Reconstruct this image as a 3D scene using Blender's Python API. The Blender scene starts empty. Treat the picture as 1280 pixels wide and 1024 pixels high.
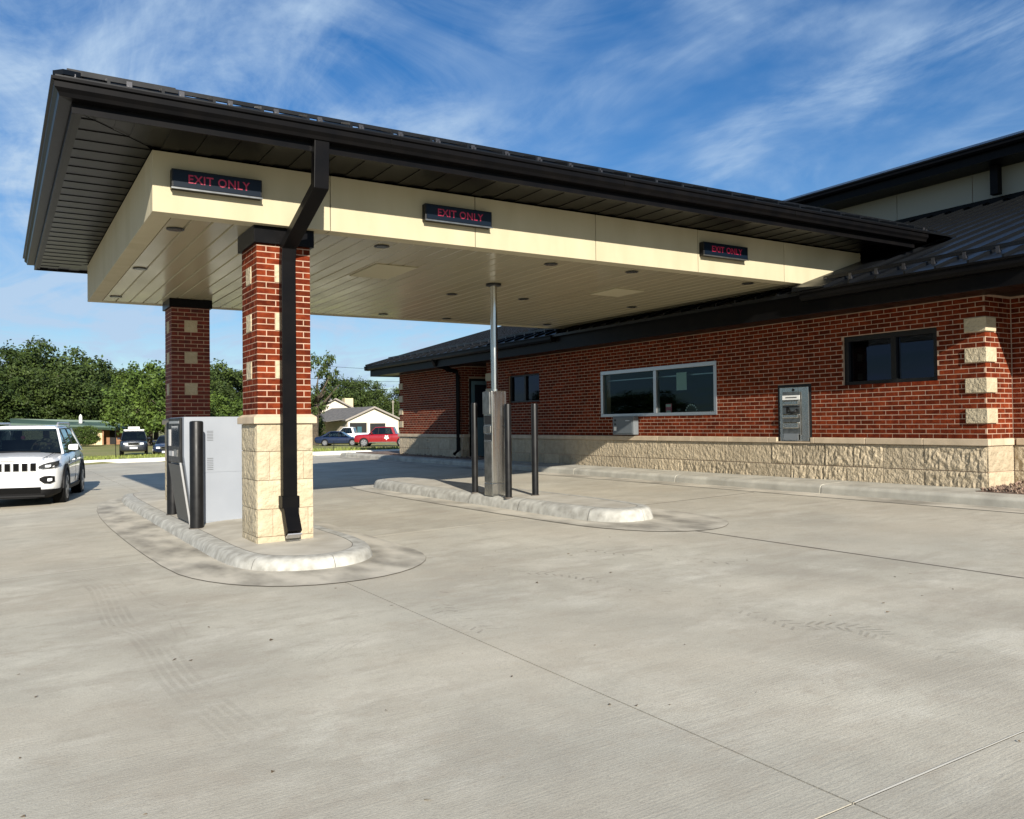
import bpy, bmesh, math, random
from mathutils import Vector, Matrix
R = math.radians
random.seed(11)
S = bpy.context.scene
COL = S.collection

# ------------------------------------------------------------------ camera
yaw, pitch, roll = R(31.309), R(.98), R(-.679)
fw = Vector((math.sin(yaw), math.cos(yaw), 0)); rt = Vector((math.cos(yaw), -math.sin(yaw), 0)); up = Vector((0, 0, 1))
fw2 = fw*math.cos(pitch)+up*math.sin(pitch); up2 = up*math.cos(pitch)-fw*math.sin(pitch)
RR = rt*math.cos(roll)+up2*math.sin(roll); UU = up2*math.cos(roll)-rt*math.sin(roll)
cd = bpy.data.cameras.new('camera'); cam = bpy.data.objects.new('camera', cd); COL.objects.link(cam)
m = Matrix((RR, UU, -fw2)).transposed().to_4x4(); m.translation = Vector((0, 0, 1.289)); cam.matrix_world = m
cd.sensor_width = 36; cd.lens = 36*1061.1/1280; cd.clip_start = .05; cd.clip_end = 3000
S.camera = cam
# ------------------------------------------------------------------ light
SUN_AZ, SUN_EL = 15.262, 23.2
EXPO = .74
sd = bpy.data.lights.new('sun', 'SUN'); sd.energy = 5; sd.angle = R(.5); sd.color = (1, .935, .83)
sun = bpy.data.objects.new('sun', sd); COL.objects.link(sun)
a, e = R(SUN_AZ), R(SUN_EL)
sdir = Vector((math.sin(a)*math.cos(e), math.cos(a)*math.cos(e), -math.sin(e)))
sun.rotation_euler = sdir.to_track_quat('-Z', 'Y').to_euler(); sun.location = (-5, -20, 12)
S.view_settings.view_transform = 'Standard'; S.view_settings.look = 'None'
S.view_settings.exposure = EXPO; S.view_settings.gamma = 1; S.view_settings.use_curve_mapping = False
W = bpy.data.worlds.new('World'); S.world = W; W.use_nodes = True
nt = W.node_tree; nt.nodes.clear(); N = nt.nodes.new; L = nt.links.new
sky = N('ShaderNodeTexSky'); sky.sky_type = 'NISHITA'; sky.sun_disc = False
sky.sun_elevation = R(SUN_EL); sky.sun_rotation = R(180+SUN_AZ); sky.air_density = 1.0; sky.dust_density = .25; sky.ozone_density = 3.2
def math_node(op, a_, b_=None, tree=None):
    n = (tree or nt).nodes.new('ShaderNodeMath'); n.operation = op
    for i, v in enumerate((a_, b_)):
        if v is None: continue
        if isinstance(v, (int, float)): n.inputs[i].default_value = v
        else: (tree or nt).links.new(v, n.inputs[i])
    return n.outputs[0]
tc = N('ShaderNodeTexCoord'); sep = N('ShaderNodeSeparateXYZ'); L(tc.outputs['Generated'], sep.inputs[0])
zz = math_node('ADD', math_node('MAXIMUM', sep.outputs['Z'], 0.0), .16)
cx = math_node('DIVIDE', sep.outputs['X'], zz); cy = math_node('DIVIDE', sep.outputs['Y'], zz)
cmb = N('ShaderNodeCombineXYZ'); L(cx, cmb.inputs[0]); L(cy, cmb.inputs[1])
def cloud(scale, rot, stretch, lo, hi, det, dist, off):
    mp = N('ShaderNodeMapping'); L(cmb.outputs[0], mp.inputs[0]); mp.inputs['Rotation'].default_value = (0, 0, R(rot))
    mp.inputs['Scale'].default_value = (1, stretch, 1); mp.inputs['Location'].default_value = (off, off*.7, 0)
    nz = N('ShaderNodeTexNoise'); L(mp.outputs[0], nz.inputs[0]); nz.inputs['Scale'].default_value = scale
    nz.inputs['Detail'].default_value = det; nz.inputs['Roughness'].default_value = .62; nz.inputs['Distortion'].default_value = dist
    mr = N('ShaderNodeMapRange'); mr.interpolation_type = 'SMOOTHSTEP'; L(nz.outputs[0], mr.inputs[0]); mr.inputs[1].default_value = lo; mr.inputs[2].default_value = hi
    return mr.outputs[0]
c1 = cloud(1.9, 25, .75, .34, .80, 12, .9, 4.1)
c2 = cloud(4.2, -24, .38, .38, .80, 13, .8, 11.2)
c3 = cloud(.8, 5, .9, .27, .60, 5, .5, 9.4)
cov = math_node('MULTIPLY', math_node('ADD', math_node('MULTIPLY', c1, .9), math_node('MULTIPLY', c2, .62)), c3)
# thin veil that thickens where the eye looks through more of it, near the horizon
veil = N('ShaderNodeMapRange'); L(sep.outputs['Z'], veil.inputs[0]); veil.inputs[1].default_value = .42; veil.inputs[2].default_value = .0
veil.inputs[3].default_value = .0; veil.inputs[4].default_value = .46
cov = math_node('MINIMUM', math_node('ADD', math_node('MULTIPLY', cov, 1.15), math_node('MULTIPLY', veil.outputs[0], math_node('ADD', math_node('MULTIPLY', c1, .7), .55))), .92)
hs = N('ShaderNodeHueSaturation'); hs.inputs['Hue'].default_value = .508; hs.inputs['Saturation'].default_value = 1.38; hs.inputs['Value'].default_value = 1.32; L(sky.outputs[0], hs.inputs['Color'])
mx = N('ShaderNodeMix'); mx.data_type = 'RGBA'; L(cov, mx.inputs[0]); L(hs.outputs[0], mx.inputs[6]); mx.inputs[7].default_value = (5.8, 7.7, 10.1, 1)
bg = N('ShaderNodeBackground'); bg.inputs[1].default_value = .05; L(mx.outputs[2], bg.inputs[0])
wo = N('ShaderNodeOutputWorld'); L(bg.outputs[0], wo.inputs[0])
S.render.engine = 'CYCLES'; S.cycles.max_bounces = 6; S.cycles.diffuse_bounces = 3

# ------------------------------------------------------------------ materials
def mat(name, col, rough=.6, metal=0, col2=None, scale=8, detail=4, bump=0, bscale=40, contrast=(.35, .65), rnd=0, coord='pos',
        stretch=(1, 1, 1), spec=.5, coat=0, bdist=.01, trans=0, emit=None, rvar=0):
    M = bpy.data.materials.new(name); M.use_nodes = True; t = M.node_tree; b = t.nodes['Principled BSDF']
    b.inputs['Base Color'].default_value = (*col, 1); b.inputs['Roughness'].default_value = rough; b.inputs['Metallic'].default_value = metal
    b.inputs['Specular IOR Level'].default_value = spec; b.inputs['Coat Weight'].default_value = coat; b.inputs['Coat Roughness'].default_value = .04
    if trans: b.inputs['Transmission Weight'].default_value = trans
    if emit: b.inputs['Emission Color'].default_value = (*emit[0], 1); b.inputs['Emission Strength'].default_value = emit[1]
    n, l = t.nodes.new, t.links.new
    if coord == 'pos': g = n('ShaderNodeNewGeometry'); v = g.outputs['Position']
    else: g = n('ShaderNodeTexCoord'); v = g.outputs['Object']
    if stretch != (1, 1, 1):
        mp = n('ShaderNodeMapping'); l(v, mp.inputs[0]); mp.inputs['Scale'].default_value = stretch; v = mp.outputs[0]
    out = None
    if col2:
        nz = n('ShaderNodeTexNoise'); l(v, nz.inputs[0]); nz.inputs['Scale'].default_value = scale; nz.inputs['Detail'].default_value = detail
        mr = n('ShaderNodeMapRange'); l(nz.outputs[0], mr.inputs[0]); mr.inputs[1].default_value, mr.inputs[2].default_value = contrast
        mix = n('ShaderNodeMix'); mix.data_type = 'RGBA'; l(mr.outputs[0], mix.inputs[0]); mix.inputs[6].default_value = (*col, 1); mix.inputs[7].default_value = (*col2, 1)
        out = mix.outputs[2]
        if rvar:
            rm = n('ShaderNodeMapRange'); l(mr.outputs[0], rm.inputs[0]); rm.inputs[3].default_value = rough-rvar; rm.inputs[4].default_value = rough+rvar; l(rm.outputs[0], b.inputs['Roughness'])
    if rnd:
        g2 = n('ShaderNodeNewGeometry'); oi = n('ShaderNodeObjectInfo')
        s = math_node('FRACT', math_node('ADD', g2.outputs['Random Per Island'], oi.outputs['Random'], t), None, t)
        mr = n('ShaderNodeMapRange'); l(s, mr.inputs[0]); mr.inputs[3].default_value = 1-rnd; mr.inputs[4].default_value = 1+rnd
        h = n('ShaderNodeHueSaturation'); l(mr.outputs[0], h.inputs['Value'])
        if out: l(out, h.inputs['Color'])
        else: h.inputs['Color'].default_value = (*col, 1)
        out = h.outputs[0]
    if out: l(out, b.inputs['Base Color'])
    if bump:
        nz = n('ShaderNodeTexNoise'); l(v, nz.inputs[0]); nz.inputs['Scale'].default_value = bscale; nz.inputs['Detail'].default_value = 5
        bp = n('ShaderNodeBump'); bp.inputs['Strength'].default_value = bump; bp.inputs['Distance'].default_value = bdist
        l(nz.outputs[0], bp.inputs['Height']); l(bp.outputs[0], b.inputs['Normal'])
    return M
M_brick = mat('red_brick', (.150, .0265, .0080), .85, spec=.08, col2=(.080, .0115, .004), scale=14, bump=.5, bscale=60, rnd=.34)
M_mortar = mat('mortar', (.46, .32, .225), .95, col2=(.36, .25, .175), scale=6, bump=.4, bscale=150, bdist=.003)
M_brickshade = mat('shaded_red_brick', (.15, .020, .009), .8, col2=(.085, .011, .006), scale=14, bump=.5, bscale=60, rnd=.25)  # brick copy for the far pillar, its shade put into the colour
M_stone = mat('limestone_rough', (.49, .42, .29), .9, col2=(.38, .315, .205), scale=8, detail=9, bump=.9, bscale=22, bdist=.028, rnd=.07, contrast=(.25, .75))
M_split = mat('split_face_stone', (.47, .39, .27), .95, col2=(.35, .285, .19), scale=9, detail=8, bump=1.0, bscale=18, bdist=.035, rnd=.14, contrast=(.25, .75))
M_cap = mat('cast_stone_cap', (.52, .415, .29), .85, col2=(.42, .335, .23), scale=5, bump=.3, bscale=90, bdist=.004, rnd=.06)
M_eifs = mat('cream_stucco', (.45, .40, .27), .9, col2=(.39, .345, .225), scale=2.6, detail=8, bump=.35, bscale=160, bdist=.003, rnd=.025, stretch=(1.4, 1.4, .35), contrast=(.3, .75))
M_ceil = mat('ceiling_panel_beige', (.42, .375, .25), .20, col2=(.37, .33, .215), scale=3, rnd=.04, rvar=.05, stretch=(1, .3, 1))
M_bronze = mat('dark_bronze_metal', (.0035, .0035, .004), .34, metal=.0, spec=.07, col2=(.0055, .005, .005), scale=5, bump=.05, bscale=8)
M_roof = mat('standing_seam_roof', (.0055, .0062, .0072), .34, metal=.0, spec=.26, col2=(.0042, .0048, .0056), scale=2.5, bump=.08, bscale=5, rvar=.06)
M_soffit = mat('bronze_soffit', (.0045, .0043, .004), .30, spec=.11, metal=.2, rnd=.14, bump=.03)
M_clamp = mat('clamp_metal', (.055, .055, .06), .35, metal=.6)
M_black = mat('matte_black', (.003, .003, .003), .8, spec=.1)
M_trim = mat('soffit_trim_metal', (.013, .0125, .012), .45, spec=.15)
def stain_concrete():
    M = bpy.data.materials.new('broomed_concrete'); M.use_nodes = True; t = M.node_tree; b = t.nodes['Principled BSDF']; n, l = t.nodes.new, t.links.new
    g = n('ShaderNodeNewGeometry'); P = g.outputs['Position']
    def noise(sc, det, st=(1, 1, 1), lo=.3, hi=.7, rough=.55, dist=0, off=0, rot=0):
        mp = n('ShaderNodeMapping'); l(P, mp.inputs[0]); mp.inputs['Scale'].default_value = st; mp.inputs['Location'].default_value = (off, off, 0); mp.inputs['Rotation'].default_value = (0, 0, rot)
        z = n('ShaderNodeTexNoise'); l(mp.outputs[0], z.inputs[0]); z.inputs['Scale'].default_value = sc; z.inputs['Detail'].default_value = det; z.inputs['Roughness'].default_value = rough; z.inputs['Distortion'].default_value = dist
        mr = n('ShaderNodeMapRange'); l(z.outputs[0], mr.inputs[0]); mr.inputs[1].default_value = lo; mr.inputs[2].default_value = hi
        return mr.outputs[0]
    def mix(f, a_, b_):
        x = n('ShaderNodeMix'); x.data_type = 'RGBA'
        if isinstance(f, float): x.inputs[0].default_value = f
        else: l(f, x.inputs[0])
        for i, v in ((6, a_), (7, b_)):
            if isinstance(v, tuple): x.inputs[i].default_value = (*v, 1)
            else: l(v, x.inputs[i])
        return x.outputs[2]
    def mul(x, v): return math_node('MULTIPLY', x, v, t)
    c = mix(noise(.7, 12, (1, .8, 1), .36, .64, .68), (.385, .36, .295), (.545, .515, .425))
    c = mix(mul(noise(1.5, 13, (1, 1.6, 1), .5, .74, .70, dist=.3, off=5), .62), c, (.69, .66, .565))
    c = mix(mul(noise(.34, 8, (1, 1, 1), .48, .72, dist=.3, off=14), .65), c, (.34, .325, .275))
    c = mix(mul(noise(2.4, 13, (.5, 1.4, 1), .50, .72, .72, dist=.2, off=9, rot=.15), .8), c, (.32, .29, .235))
    c = mix(mul(noise(4.2, 12, (1, 1, 1), .52, .70, .74, dist=.2, off=21), .6), c, (.36, .315, .25))
    # travelled wheel paths run along the lanes
    sx = n('ShaderNodeSeparateXYZ'); l(P, sx.inputs[0])
    for cxx, wd, st_ in ((3.95, .28, .30), (5.25, .28, .28), (7.9, .3, .24), (9.2, .3, .24), (.75, .3, .25), (-.75, .3, .25)):
        dd = math_node('ABSOLUTE', math_node('SUBTRACT', sx.outputs[0], cxx, t), None, t)
        mr = n('ShaderNodeMapRange'); mr.interpolation_type = 'SMOOTHSTEP'; l(dd, mr.inputs[0]); mr.inputs[1].default_value = wd*1.7; mr.inputs[2].default_value = .0
        c = mix(mul(math_node('MULTIPLY', mr.outputs[0], noise(.8, 5, (1, .5, 1), .2, .7, off=cxx), t), st_), c, (.30, .265, .215))
    # broom texture, transverse
    fine = noise(30, 3, (.12, 2.4, 1), .2, .8)
    c = mix(mul(noise(.45, 6, (1, 1, 1), .45, .75, off=33), .55), c, (.52, .46, .36))
    c = mix(mul(fine, .16), c, (.30, .265, .22))
    c = mix(mul(noise(160, 3, (1, 1, 1), .45, .80), .6), c, (.22, .20, .17))
    c = mix(mul(noise(38, 6, (1, 1, 1), .55, .72, .7, off=3), .45), c, (.27, .24, .20))
    vor = n('ShaderNodeTexVoronoi'); l(P, vor.inputs[0]); vor.inputs['Scale'].default_value = 1.1
    sp = n('ShaderNodeMapRange'); l(vor.outputs['Distance'], sp.inputs[0]); sp.inputs[1].default_value = .022; sp.inputs[2].default_value = .012
    c = mix(mul(sp.outputs[0], .8), c, (.08, .065, .05))
    oi = n('ShaderNodeObjectInfo'); mr = n('ShaderNodeMapRange'); l(oi.outputs['Random'], mr.inputs[0]); mr.inputs[3].default_value = .95; mr.inputs[4].default_value = 1.05
    h = n('ShaderNodeHueSaturation'); h.inputs['Hue'].default_value = .500; h.inputs['Saturation'].default_value = 1.08; l(mr.outputs[0], h.inputs['Value']); l(c, h.inputs['Color'])
    l(h.outputs[0], b.inputs['Base Color']); b.inputs['Roughness'].default_value = .85; b.inputs['Specular IOR Level'].default_value = .3
    bp = n('ShaderNodeBump'); bp.inputs['Strength'].default_value = .3; bp.inputs['Distance'].default_value = .003
    l(math_node('ADD', fine, noise(90, 4, (1, 1, 1), .2, .8), t), bp.inputs['Height']); l(bp.outputs[0], b.inputs['Normal'])
    return M
M_conc = stain_concrete()
M_apron = mat('stained_apron_concrete', (.50, .46, .375), .85, col2=(.15, .137, .11), scale=1.9, detail=10, bump=.4, bscale=90, bdist=.004, contrast=(.38, .74), stretch=(1.6, .8, 1))
M_kerb = mat('kerb_concrete', (.48, .47, .42), .88, col2=(.28, .27, .235), scale=9, detail=12, bump=.6, bscale=70, bdist=.007, contrast=(.30, .66))
M_kerbw = mat('worn_wall_kerb', (.44, .42, .355), .88, col2=(.30, .285, .24), scale=3.2, detail=10, bump=.4, bscale=70, bdist=.004, contrast=(.36, .66))
M_kerbf = mat('pale_far_kerb', (.60, .58, .52), .88)
M_isl = mat('island_slab_concrete', (.47, .44, .37), .85, col2=(.36, .33, .27), scale=3, detail=8, bump=.3, bscale=80, bdist=.004)
M_joint = mat('joint_sealant', (.10, .085, .07), .9)
M_grass = mat('grass_ground', (.155, .175, .035), .95, col2=(.25, .22, .085), scale=.35, detail=8, bump=.5, bscale=12, bdist=.05)
M_blade = mat('grass_blade', (.16, .19, .035), .7, rnd=.35)
M_alu = mat('aluminium_frame', (.42, .43, .43), .35, metal=.85, bump=.03)
M_steel = mat('brushed_stainless', (.56, .56, .53), .22, metal=1, col2=(.42, .42, .40), scale=20, stretch=(1, 1, .06), rvar=.08, bump=.06, bscale=3)
M_steeld = mat('dull_stainless', (.28, .28, .265), .33, metal=.9, col2=(.18, .18, .17), scale=12)
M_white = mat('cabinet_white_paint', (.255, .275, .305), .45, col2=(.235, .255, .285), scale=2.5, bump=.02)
M_silver = mat('silver_edge', (.5, .5, .5), .35, metal=.6)
M_blk = mat('black_gloss_paint', (.005, .005, .0055), .42, spec=.3, col2=(.008, .008, .008), scale=9, rvar=.05)
M_dkgrey = mat('dark_grey_panel', (.055, .057, .055), .5, bump=.15, bscale=200, bdist=.002)
M_screen = mat('dark_screen_glass', (.012, .02, .03), .12)
M_signface = mat('sign_face_navy', (.003, .007, .014), .35, spec=.2)
M_red = mat('red_sign_letters', (.24, .008, .035), .45, emit=((.5, .01, .05), .05))
M_paper = mat('white_paper', (.75, .75, .72), .8)
M_ink = mat('grey_print', (.10, .10, .10), .8)
M_pink = mat('pink_plastic', (.70, .18, .26), .5)
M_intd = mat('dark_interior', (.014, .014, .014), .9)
M_intm = mat('interior_tan', (.16, .13, .10), .8)
M_hatch = mat('ceiling_hatch_paint', (.42, .38, .25), .6)
M_can = mat('light_can_black', (.008, .008, .008), .5)
M_lens = mat('recessed_lens', (.05, .05, .045), .25)
M_gravel = mat('red_brown_gravel', (.14, .085, .06), .9, col2=(.26, .19, .14), scale=20, rnd=.5)
M_glassm = bpy.data.materials.new('tinted_glass'); M_glassm.use_nodes = True
def glass(M, tint, fr=1.5, base=.06, refl=(.85, .95, 1, 1)):
    t = M.node_tree; t.nodes.clear(); n, l = t.nodes.new, t.links.new
    o = n('ShaderNodeOutputMaterial'); ms = n('ShaderNodeMixShader'); tr = n('ShaderNodeBsdfTransparent'); gl = n('ShaderNodeBsdfGlossy'); f = n('ShaderNodeFresnel')
    tr.inputs[0].default_value = (*tint, 1); gl.inputs['Roughness'].default_value = .015; gl.inputs[0].default_value = refl; f.inputs[0].default_value = fr
    ge = n('ShaderNodeNewGeometry'); vm = n('ShaderNodeVectorMath'); vm.operation = 'DOT_PRODUCT'; l(ge.outputs['Normal'], vm.inputs[0]); l(ge.outputs['Incoming'], vm.inputs[1])
    c = math_node('SUBTRACT', 1.0, math_node('ABSOLUTE', vm.outputs['Value'], None, t), t); sch = math_node('ADD', math_node('MULTIPLY', math_node('POWER', c, 5.0, t), .94, t), .055+base, t)
    l(sch, ms.inputs[0]); l(tr.outputs[0], ms.inputs[1]); l(gl.outputs[0], ms.inputs[2]); l(ms.outputs[0], o.inputs[0])
glass(M_glassm, (.50, .62, .62), 1.45, .0, (.30, .42, .46, 1))
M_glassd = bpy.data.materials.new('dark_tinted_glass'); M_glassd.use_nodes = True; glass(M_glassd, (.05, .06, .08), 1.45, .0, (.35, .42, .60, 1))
M_carglass = bpy.data.materials.new('car_glass'); M_carglass.use_nodes = True; glass(M_carglass, (.14, .18, .19), 1.4, .0)
def paint(name, c, metal=0): return mat(name, c, .28, metal=metal, coat=.8)
M_cwhite = paint('white_car_paint', (.78, .79, .80)); M_cred = paint('red_truck_paint', (.24, .006, .011)); M_cnavy = paint('navy_car_paint', (.006, .013, .040))
M_cdark = paint('dark_suv_paint', (.018, .022, .030)); M_cwhite2 = paint('white_truck_paint', (.72, .72, .72))
M_tyre = mat('tyre_rubber', (.012, .012, .012), .8); M_rim = mat('alloy_rim', (.30, .30, .31), .35, metal=.8)
M_plast = mat('black_plastic', (.005, .005, .0055), .6, spec=.2); M_chrome = mat('chrome', (.7, .7, .7), .12, metal=1)
M_lamp = mat('headlamp_lens', (.75, .78, .80), .08, coat=1); M_lampd = mat('dark_headlamp', (.03, .032, .035), .08, coat=1)
M_skin = mat('skin', (.42, .22, .14), .6); M_shirt = mat('checked_shirt', (.55, .42, .25), .85, col2=(.10, .08, .07), scale=22, contrast=(.48, .52)); M_hair = mat('dark_hair', (.02, .014, .01), .7)
M_bark = mat('bark', (.10, .075, .05), .95, col2=(.05, .04, .03), scale=6, bump=.6, bscale=12)
def leafm(name, c, c2):
    M = mat(name, c, .65, col2=c2, scale=.6, detail=3, rnd=.35, spec=.25)
    return M
M_leafd = leafm('dark_green_leaves', (.022, .040, .008), (.046, .070, .013)); M_leafl = leafm('light_green_leaves', (.075, .115, .018), (.040, .070, .012)); M_leafo = leafm('olive_leaves', (.046, .068, .013), (.028, .046, .010))
M_hgreen = mat('green_roof_metal', (.055, .10, .075), .5); M_hcream = mat('cream_siding', (.62, .50, .30), .8); M_hbrick = mat('tan_brick_wall', (.30, .16, .09), .9, col2=(.2, .1, .05), scale=3)
M_hwhite = mat('white_siding', (.62, .55, .45), .8); M_shingle = mat('grey_shingle', (.10, .095, .09), .9, col2=(.15, .14, .13), scale=3); M_htrim = mat('white_trim', (.75, .74, .70), .7)
M_wood = mat('weathered_pole_wood', (.30, .27, .22), .9)

# ------------------------------------------------------------------ mesh helpers
class MB:
    def __init__(s): s.v = []; s.f = []; s.m = []
    def add(s, vs, fs, m_=0):
        o = len(s.v); s.v += [tuple(v) for v in vs]; s.f += [tuple(i+o for i in f) for f in fs]; s.m += [m_]*len(fs); return s
    def box(s, x0, x1, y0, y1, z0, z1, m_=0):
        return s.add([(x0, y0, z0), (x1, y0, z0), (x1, y1, z0), (x0, y1, z0), (x0, y0, z1), (x1, y0, z1), (x1, y1, z1), (x0, y1, z1)],
                     [(3, 2, 1, 0), (4, 5, 6, 7), (0, 1, 5, 4), (1, 2, 6, 5), (2, 3, 7, 6), (3, 0, 4, 7)], m_)
    def prism(s, lo, hi, m_=0):       # two matching loops
        n = len(lo); return s.add(list(lo)+list(hi), [tuple(range(n))[::-1], tuple(range(n, 2*n))]+[(i, (i+1) % n, n+(i+1) % n, n+i) for i in range(n)], m_)
    def extx(s, prof, x0, x1, m_=0): return s.prism([(x0, y, z) for y, z in prof], [(x1, y, z) for y, z in prof], m_)
    def exty(s, prof, y0, y1, m_=0): return s.prism([(x, y0, z) for x, z in prof], [(x, y1, z) for x, z in prof], m_)
    def extz(s, prof, z0, z1, m_=0): return s.prism([(x, y, z0) for x, y in prof], [(x, y, z1) for x, y in prof], m_)
    def tube(s, pts, rad, n=12, m_=0, cap=True):
        pts = [Vector(p) for p in pts]; rad = rad if isinstance(rad, (list, tuple)) else [rad]*len(pts); rings = []
        for i, p in enumerate(pts):
            d = (pts[min(i+1, len(pts)-1)]-pts[max(i-1, 0)]).normalized(); q = Vector((0, 0, 1)) if abs(d.z) < .95 else Vector((1, 0, 0))
            u = d.cross(q).normalized(); w = d.cross(u); rings.append([p+u*math.cos(2*math.pi*k/n)*rad[i]+w*math.sin(2*math.pi*k/n)*rad[i] for k in range(n)])
        vs = [v for r_ in rings for v in r_]; fs = [(i*n+k, i*n+(k+1) % n, (i+1)*n+(k+1) % n, (i+1)*n+k) for i in range(len(pts)-1) for k in range(n)]
        if cap: fs += [tuple(range(n))[::-1], tuple((len(pts)-1)*n+k for k in range(n))]
        return s.add(vs, fs, m_)
    def loft(s, rings, m_=0, cap=True):
        n = len(rings[0]); fs = [(i*n+k, i*n+(k+1) % n, (i+1)*n+(k+1) % n, (i+1)*n+k) for i in range(len(rings)-1) for k in range(n)]
        if cap: fs += [tuple(range(n))[::-1], tuple((len(rings)-1)*n+k for k in range(n))]
        return s.add([v for r_ in rings for v in r_], fs, m_)
    def mesh(s, name, mats, smooth=False):
        me = bpy.data.meshes.new(name); me.from_pydata(s.v, [], s.f)
        for M in (mats if isinstance(mats, (list, tuple)) else [mats]): me.materials.append(M)
        me.polygons.foreach_set('material_index', s.m)
        bm = bmesh.new(); bm.from_mesh(me); bmesh.ops.recalc_face_normals(bm, faces=bm.faces); bm.to_mesh(me); bm.free()
        if smooth: me.polygons.foreach_set('use_smooth', [True]*len(me.polygons))
        me.update(); return me
    def build(s, name, mats, parent=None, smooth=False, bevel=0, angle=None, **kw):
        me = s.mesh(name, mats, smooth or angle is not None); o = bpy.data.objects.new(name, me); COL.objects.link(o)
        if angle is not None: me.set_sharp_from_angle(angle=R(angle))
        if parent: o.parent = parent
        if bevel: md = o.modifiers.new('bevel', 'BEVEL'); md.width = bevel; md.segments = 2; md.limit_method = 'ANGLE'
        for k, v in kw.items(): o[k] = v
        return o
def tag(o, label=None, cat=None, group=None, kind=None):
    for k, v in (('label', label), ('category', cat), ('group', group), ('kind', kind)):
        if v: o[k] = v
    return o
def thing(name, loc=(0, 0, 0), rz=0, label=None, cat=None, group=None, sc=1):
    o = bpy.data.objects.new(name, None); COL.objects.link(o); o.location = loc; o.rotation_euler = (0, 0, rz); o.scale = (sc,)*3; o.empty_display_size = .2
    return tag(o, label, cat, group)
def inst(me, name, parent=None, loc=(0, 0, 0), rz=0, sc=(1, 1, 1), **kw):
    o = bpy.data.objects.new(name, me); COL.objects.link(o); o.location = loc; o.rotation_euler = (0, 0, rz); o.scale = sc
    if parent: o.parent = parent
    for k, v in kw.items(): o[k] = v
    return o
def copy_tree(o, parent=None):
    c = o.copy(); COL.objects.link(c)
    if parent: c.parent = parent
    for ch in list(o.children): copy_tree(ch, c)
    return c
def G(x): return .03*(max(-12, min(12, x))-2.23)      # the lot falls away from the building

# ------------------------------------------------------------------ ground, pavement
CA, CB = Vector((2.8, 34.4)), Vector((12.6, 28.4)); cdv = (CB-CA).normalized(); cn = Vector((-cdv.y, cdv.x))
if cn.y < 0: cn = -cn
def D(x, y): return (Vector((x, y))-CA).dot(cn)
def sst(t): t = max(0, min(1, t)); return t*t*(3-2*t)
def T(x, y):
    z = G(x)-.06; d = D(x, y)
    if d > .3: z = (G(x)+.10)*(1-sst((d-1)/18)) + (-.42+.35*sst((30-x)/60)*sst((y-60)/40))*sst((d-1)/18)
    return z
def grid_coords(): 
    c = [-600, -300, -150, -100, -70]+list(range(-50, 90, 3))+[100, 130, 170, 250, 400, 700]; return c
gx_, gy_ = grid_coords(), [-400, -200, -100, -50, -20]+list(range(-8, 26, 4))+[i*.75+26 for i in range(60)]+list(range(72, 130, 5))+[140, 170, 230, 330, 500, 900]
mb = MB(); mb.add([(x, y, T(x, y)) for y in gy_ for x in gx_], [(j*len(gx_)+i, j*len(gx_)+i+1, (j+1)*len(gx_)+i+1, (j+1)*len(gx_)+i) for j in range(len(gy_)-1) for i in range(len(gx_)-1)])
tag(mb.build('ground', M_grass, smooth=True), kind='structure')
def clip(poly, f):      # keep f(p) <= 0
    out = []
    for i, p in enumerate(poly):
        q = poly[(i+1) % len(poly)]; a_, b_ = f(p), f(q)
        if a_ <= 0: out.append(p)
        if (a_ < 0 < b_) or (b_ < 0 < a_): t = a_/(a_-b_); out.append((p[0]+(q[0]-p[0])*t, p[1]+(q[1]-p[1])*t))
    return out
pv = tag(bpy.data.objects.new('pavement', None), kind='structure'); COL.objects.link(pv)
mb = MB(); mb.add([(-30, -12, G(-30)-.03), (-12, -12, G(-12)-.03), (12, -12, G(12)-.03), (12, 31, G(12)-.03), (-12, 46, G(-12)-.03), (-30, 55, G(-30)-.03)], [(0, 1, 4, 5), (1, 2, 3, 4)])
mb.build('pavement_bed', M_joint, pv)
XJ = [-30, -24.9, -21, -17.1, -13.2, -9.3, -5.4, -1.46, 2.45, 6.38, 9.93, 12.5]; YJ = [-12, -5.3, 1.86, 9.0, 16.2, 23.4, 30.6, 37.8, 45, 55]
for i in range(len(XJ)-1):
    for j in range(len(YJ)-1):
        w_ = .0045
        p = [(XJ[i]+w_, YJ[j]+w_), (XJ[i+1]-w_, YJ[j]+w_), (XJ[i+1]-w_, YJ[j+1]-w_), (XJ[i]+w_, YJ[j+1]-w_)]
        p = clip(p, lambda q: D(*q)+.0)
        if len(p) < 3: continue
        if XJ[i] < -12 < XJ[i+1]:
            continue_parts = [clip(p, lambda q: q[0]+12), clip(p, lambda q: -12-q[0])]
        else: continue_parts = [p]
        mb = MB()
        for p in continue_parts:
            if len(p) >= 3: mb.prism([(x, y, G(x)-.025) for x, y in p], [(x, y, G(x)) for x, y in p])
        mb.build('concrete_slab', M_conc, pv)
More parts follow.
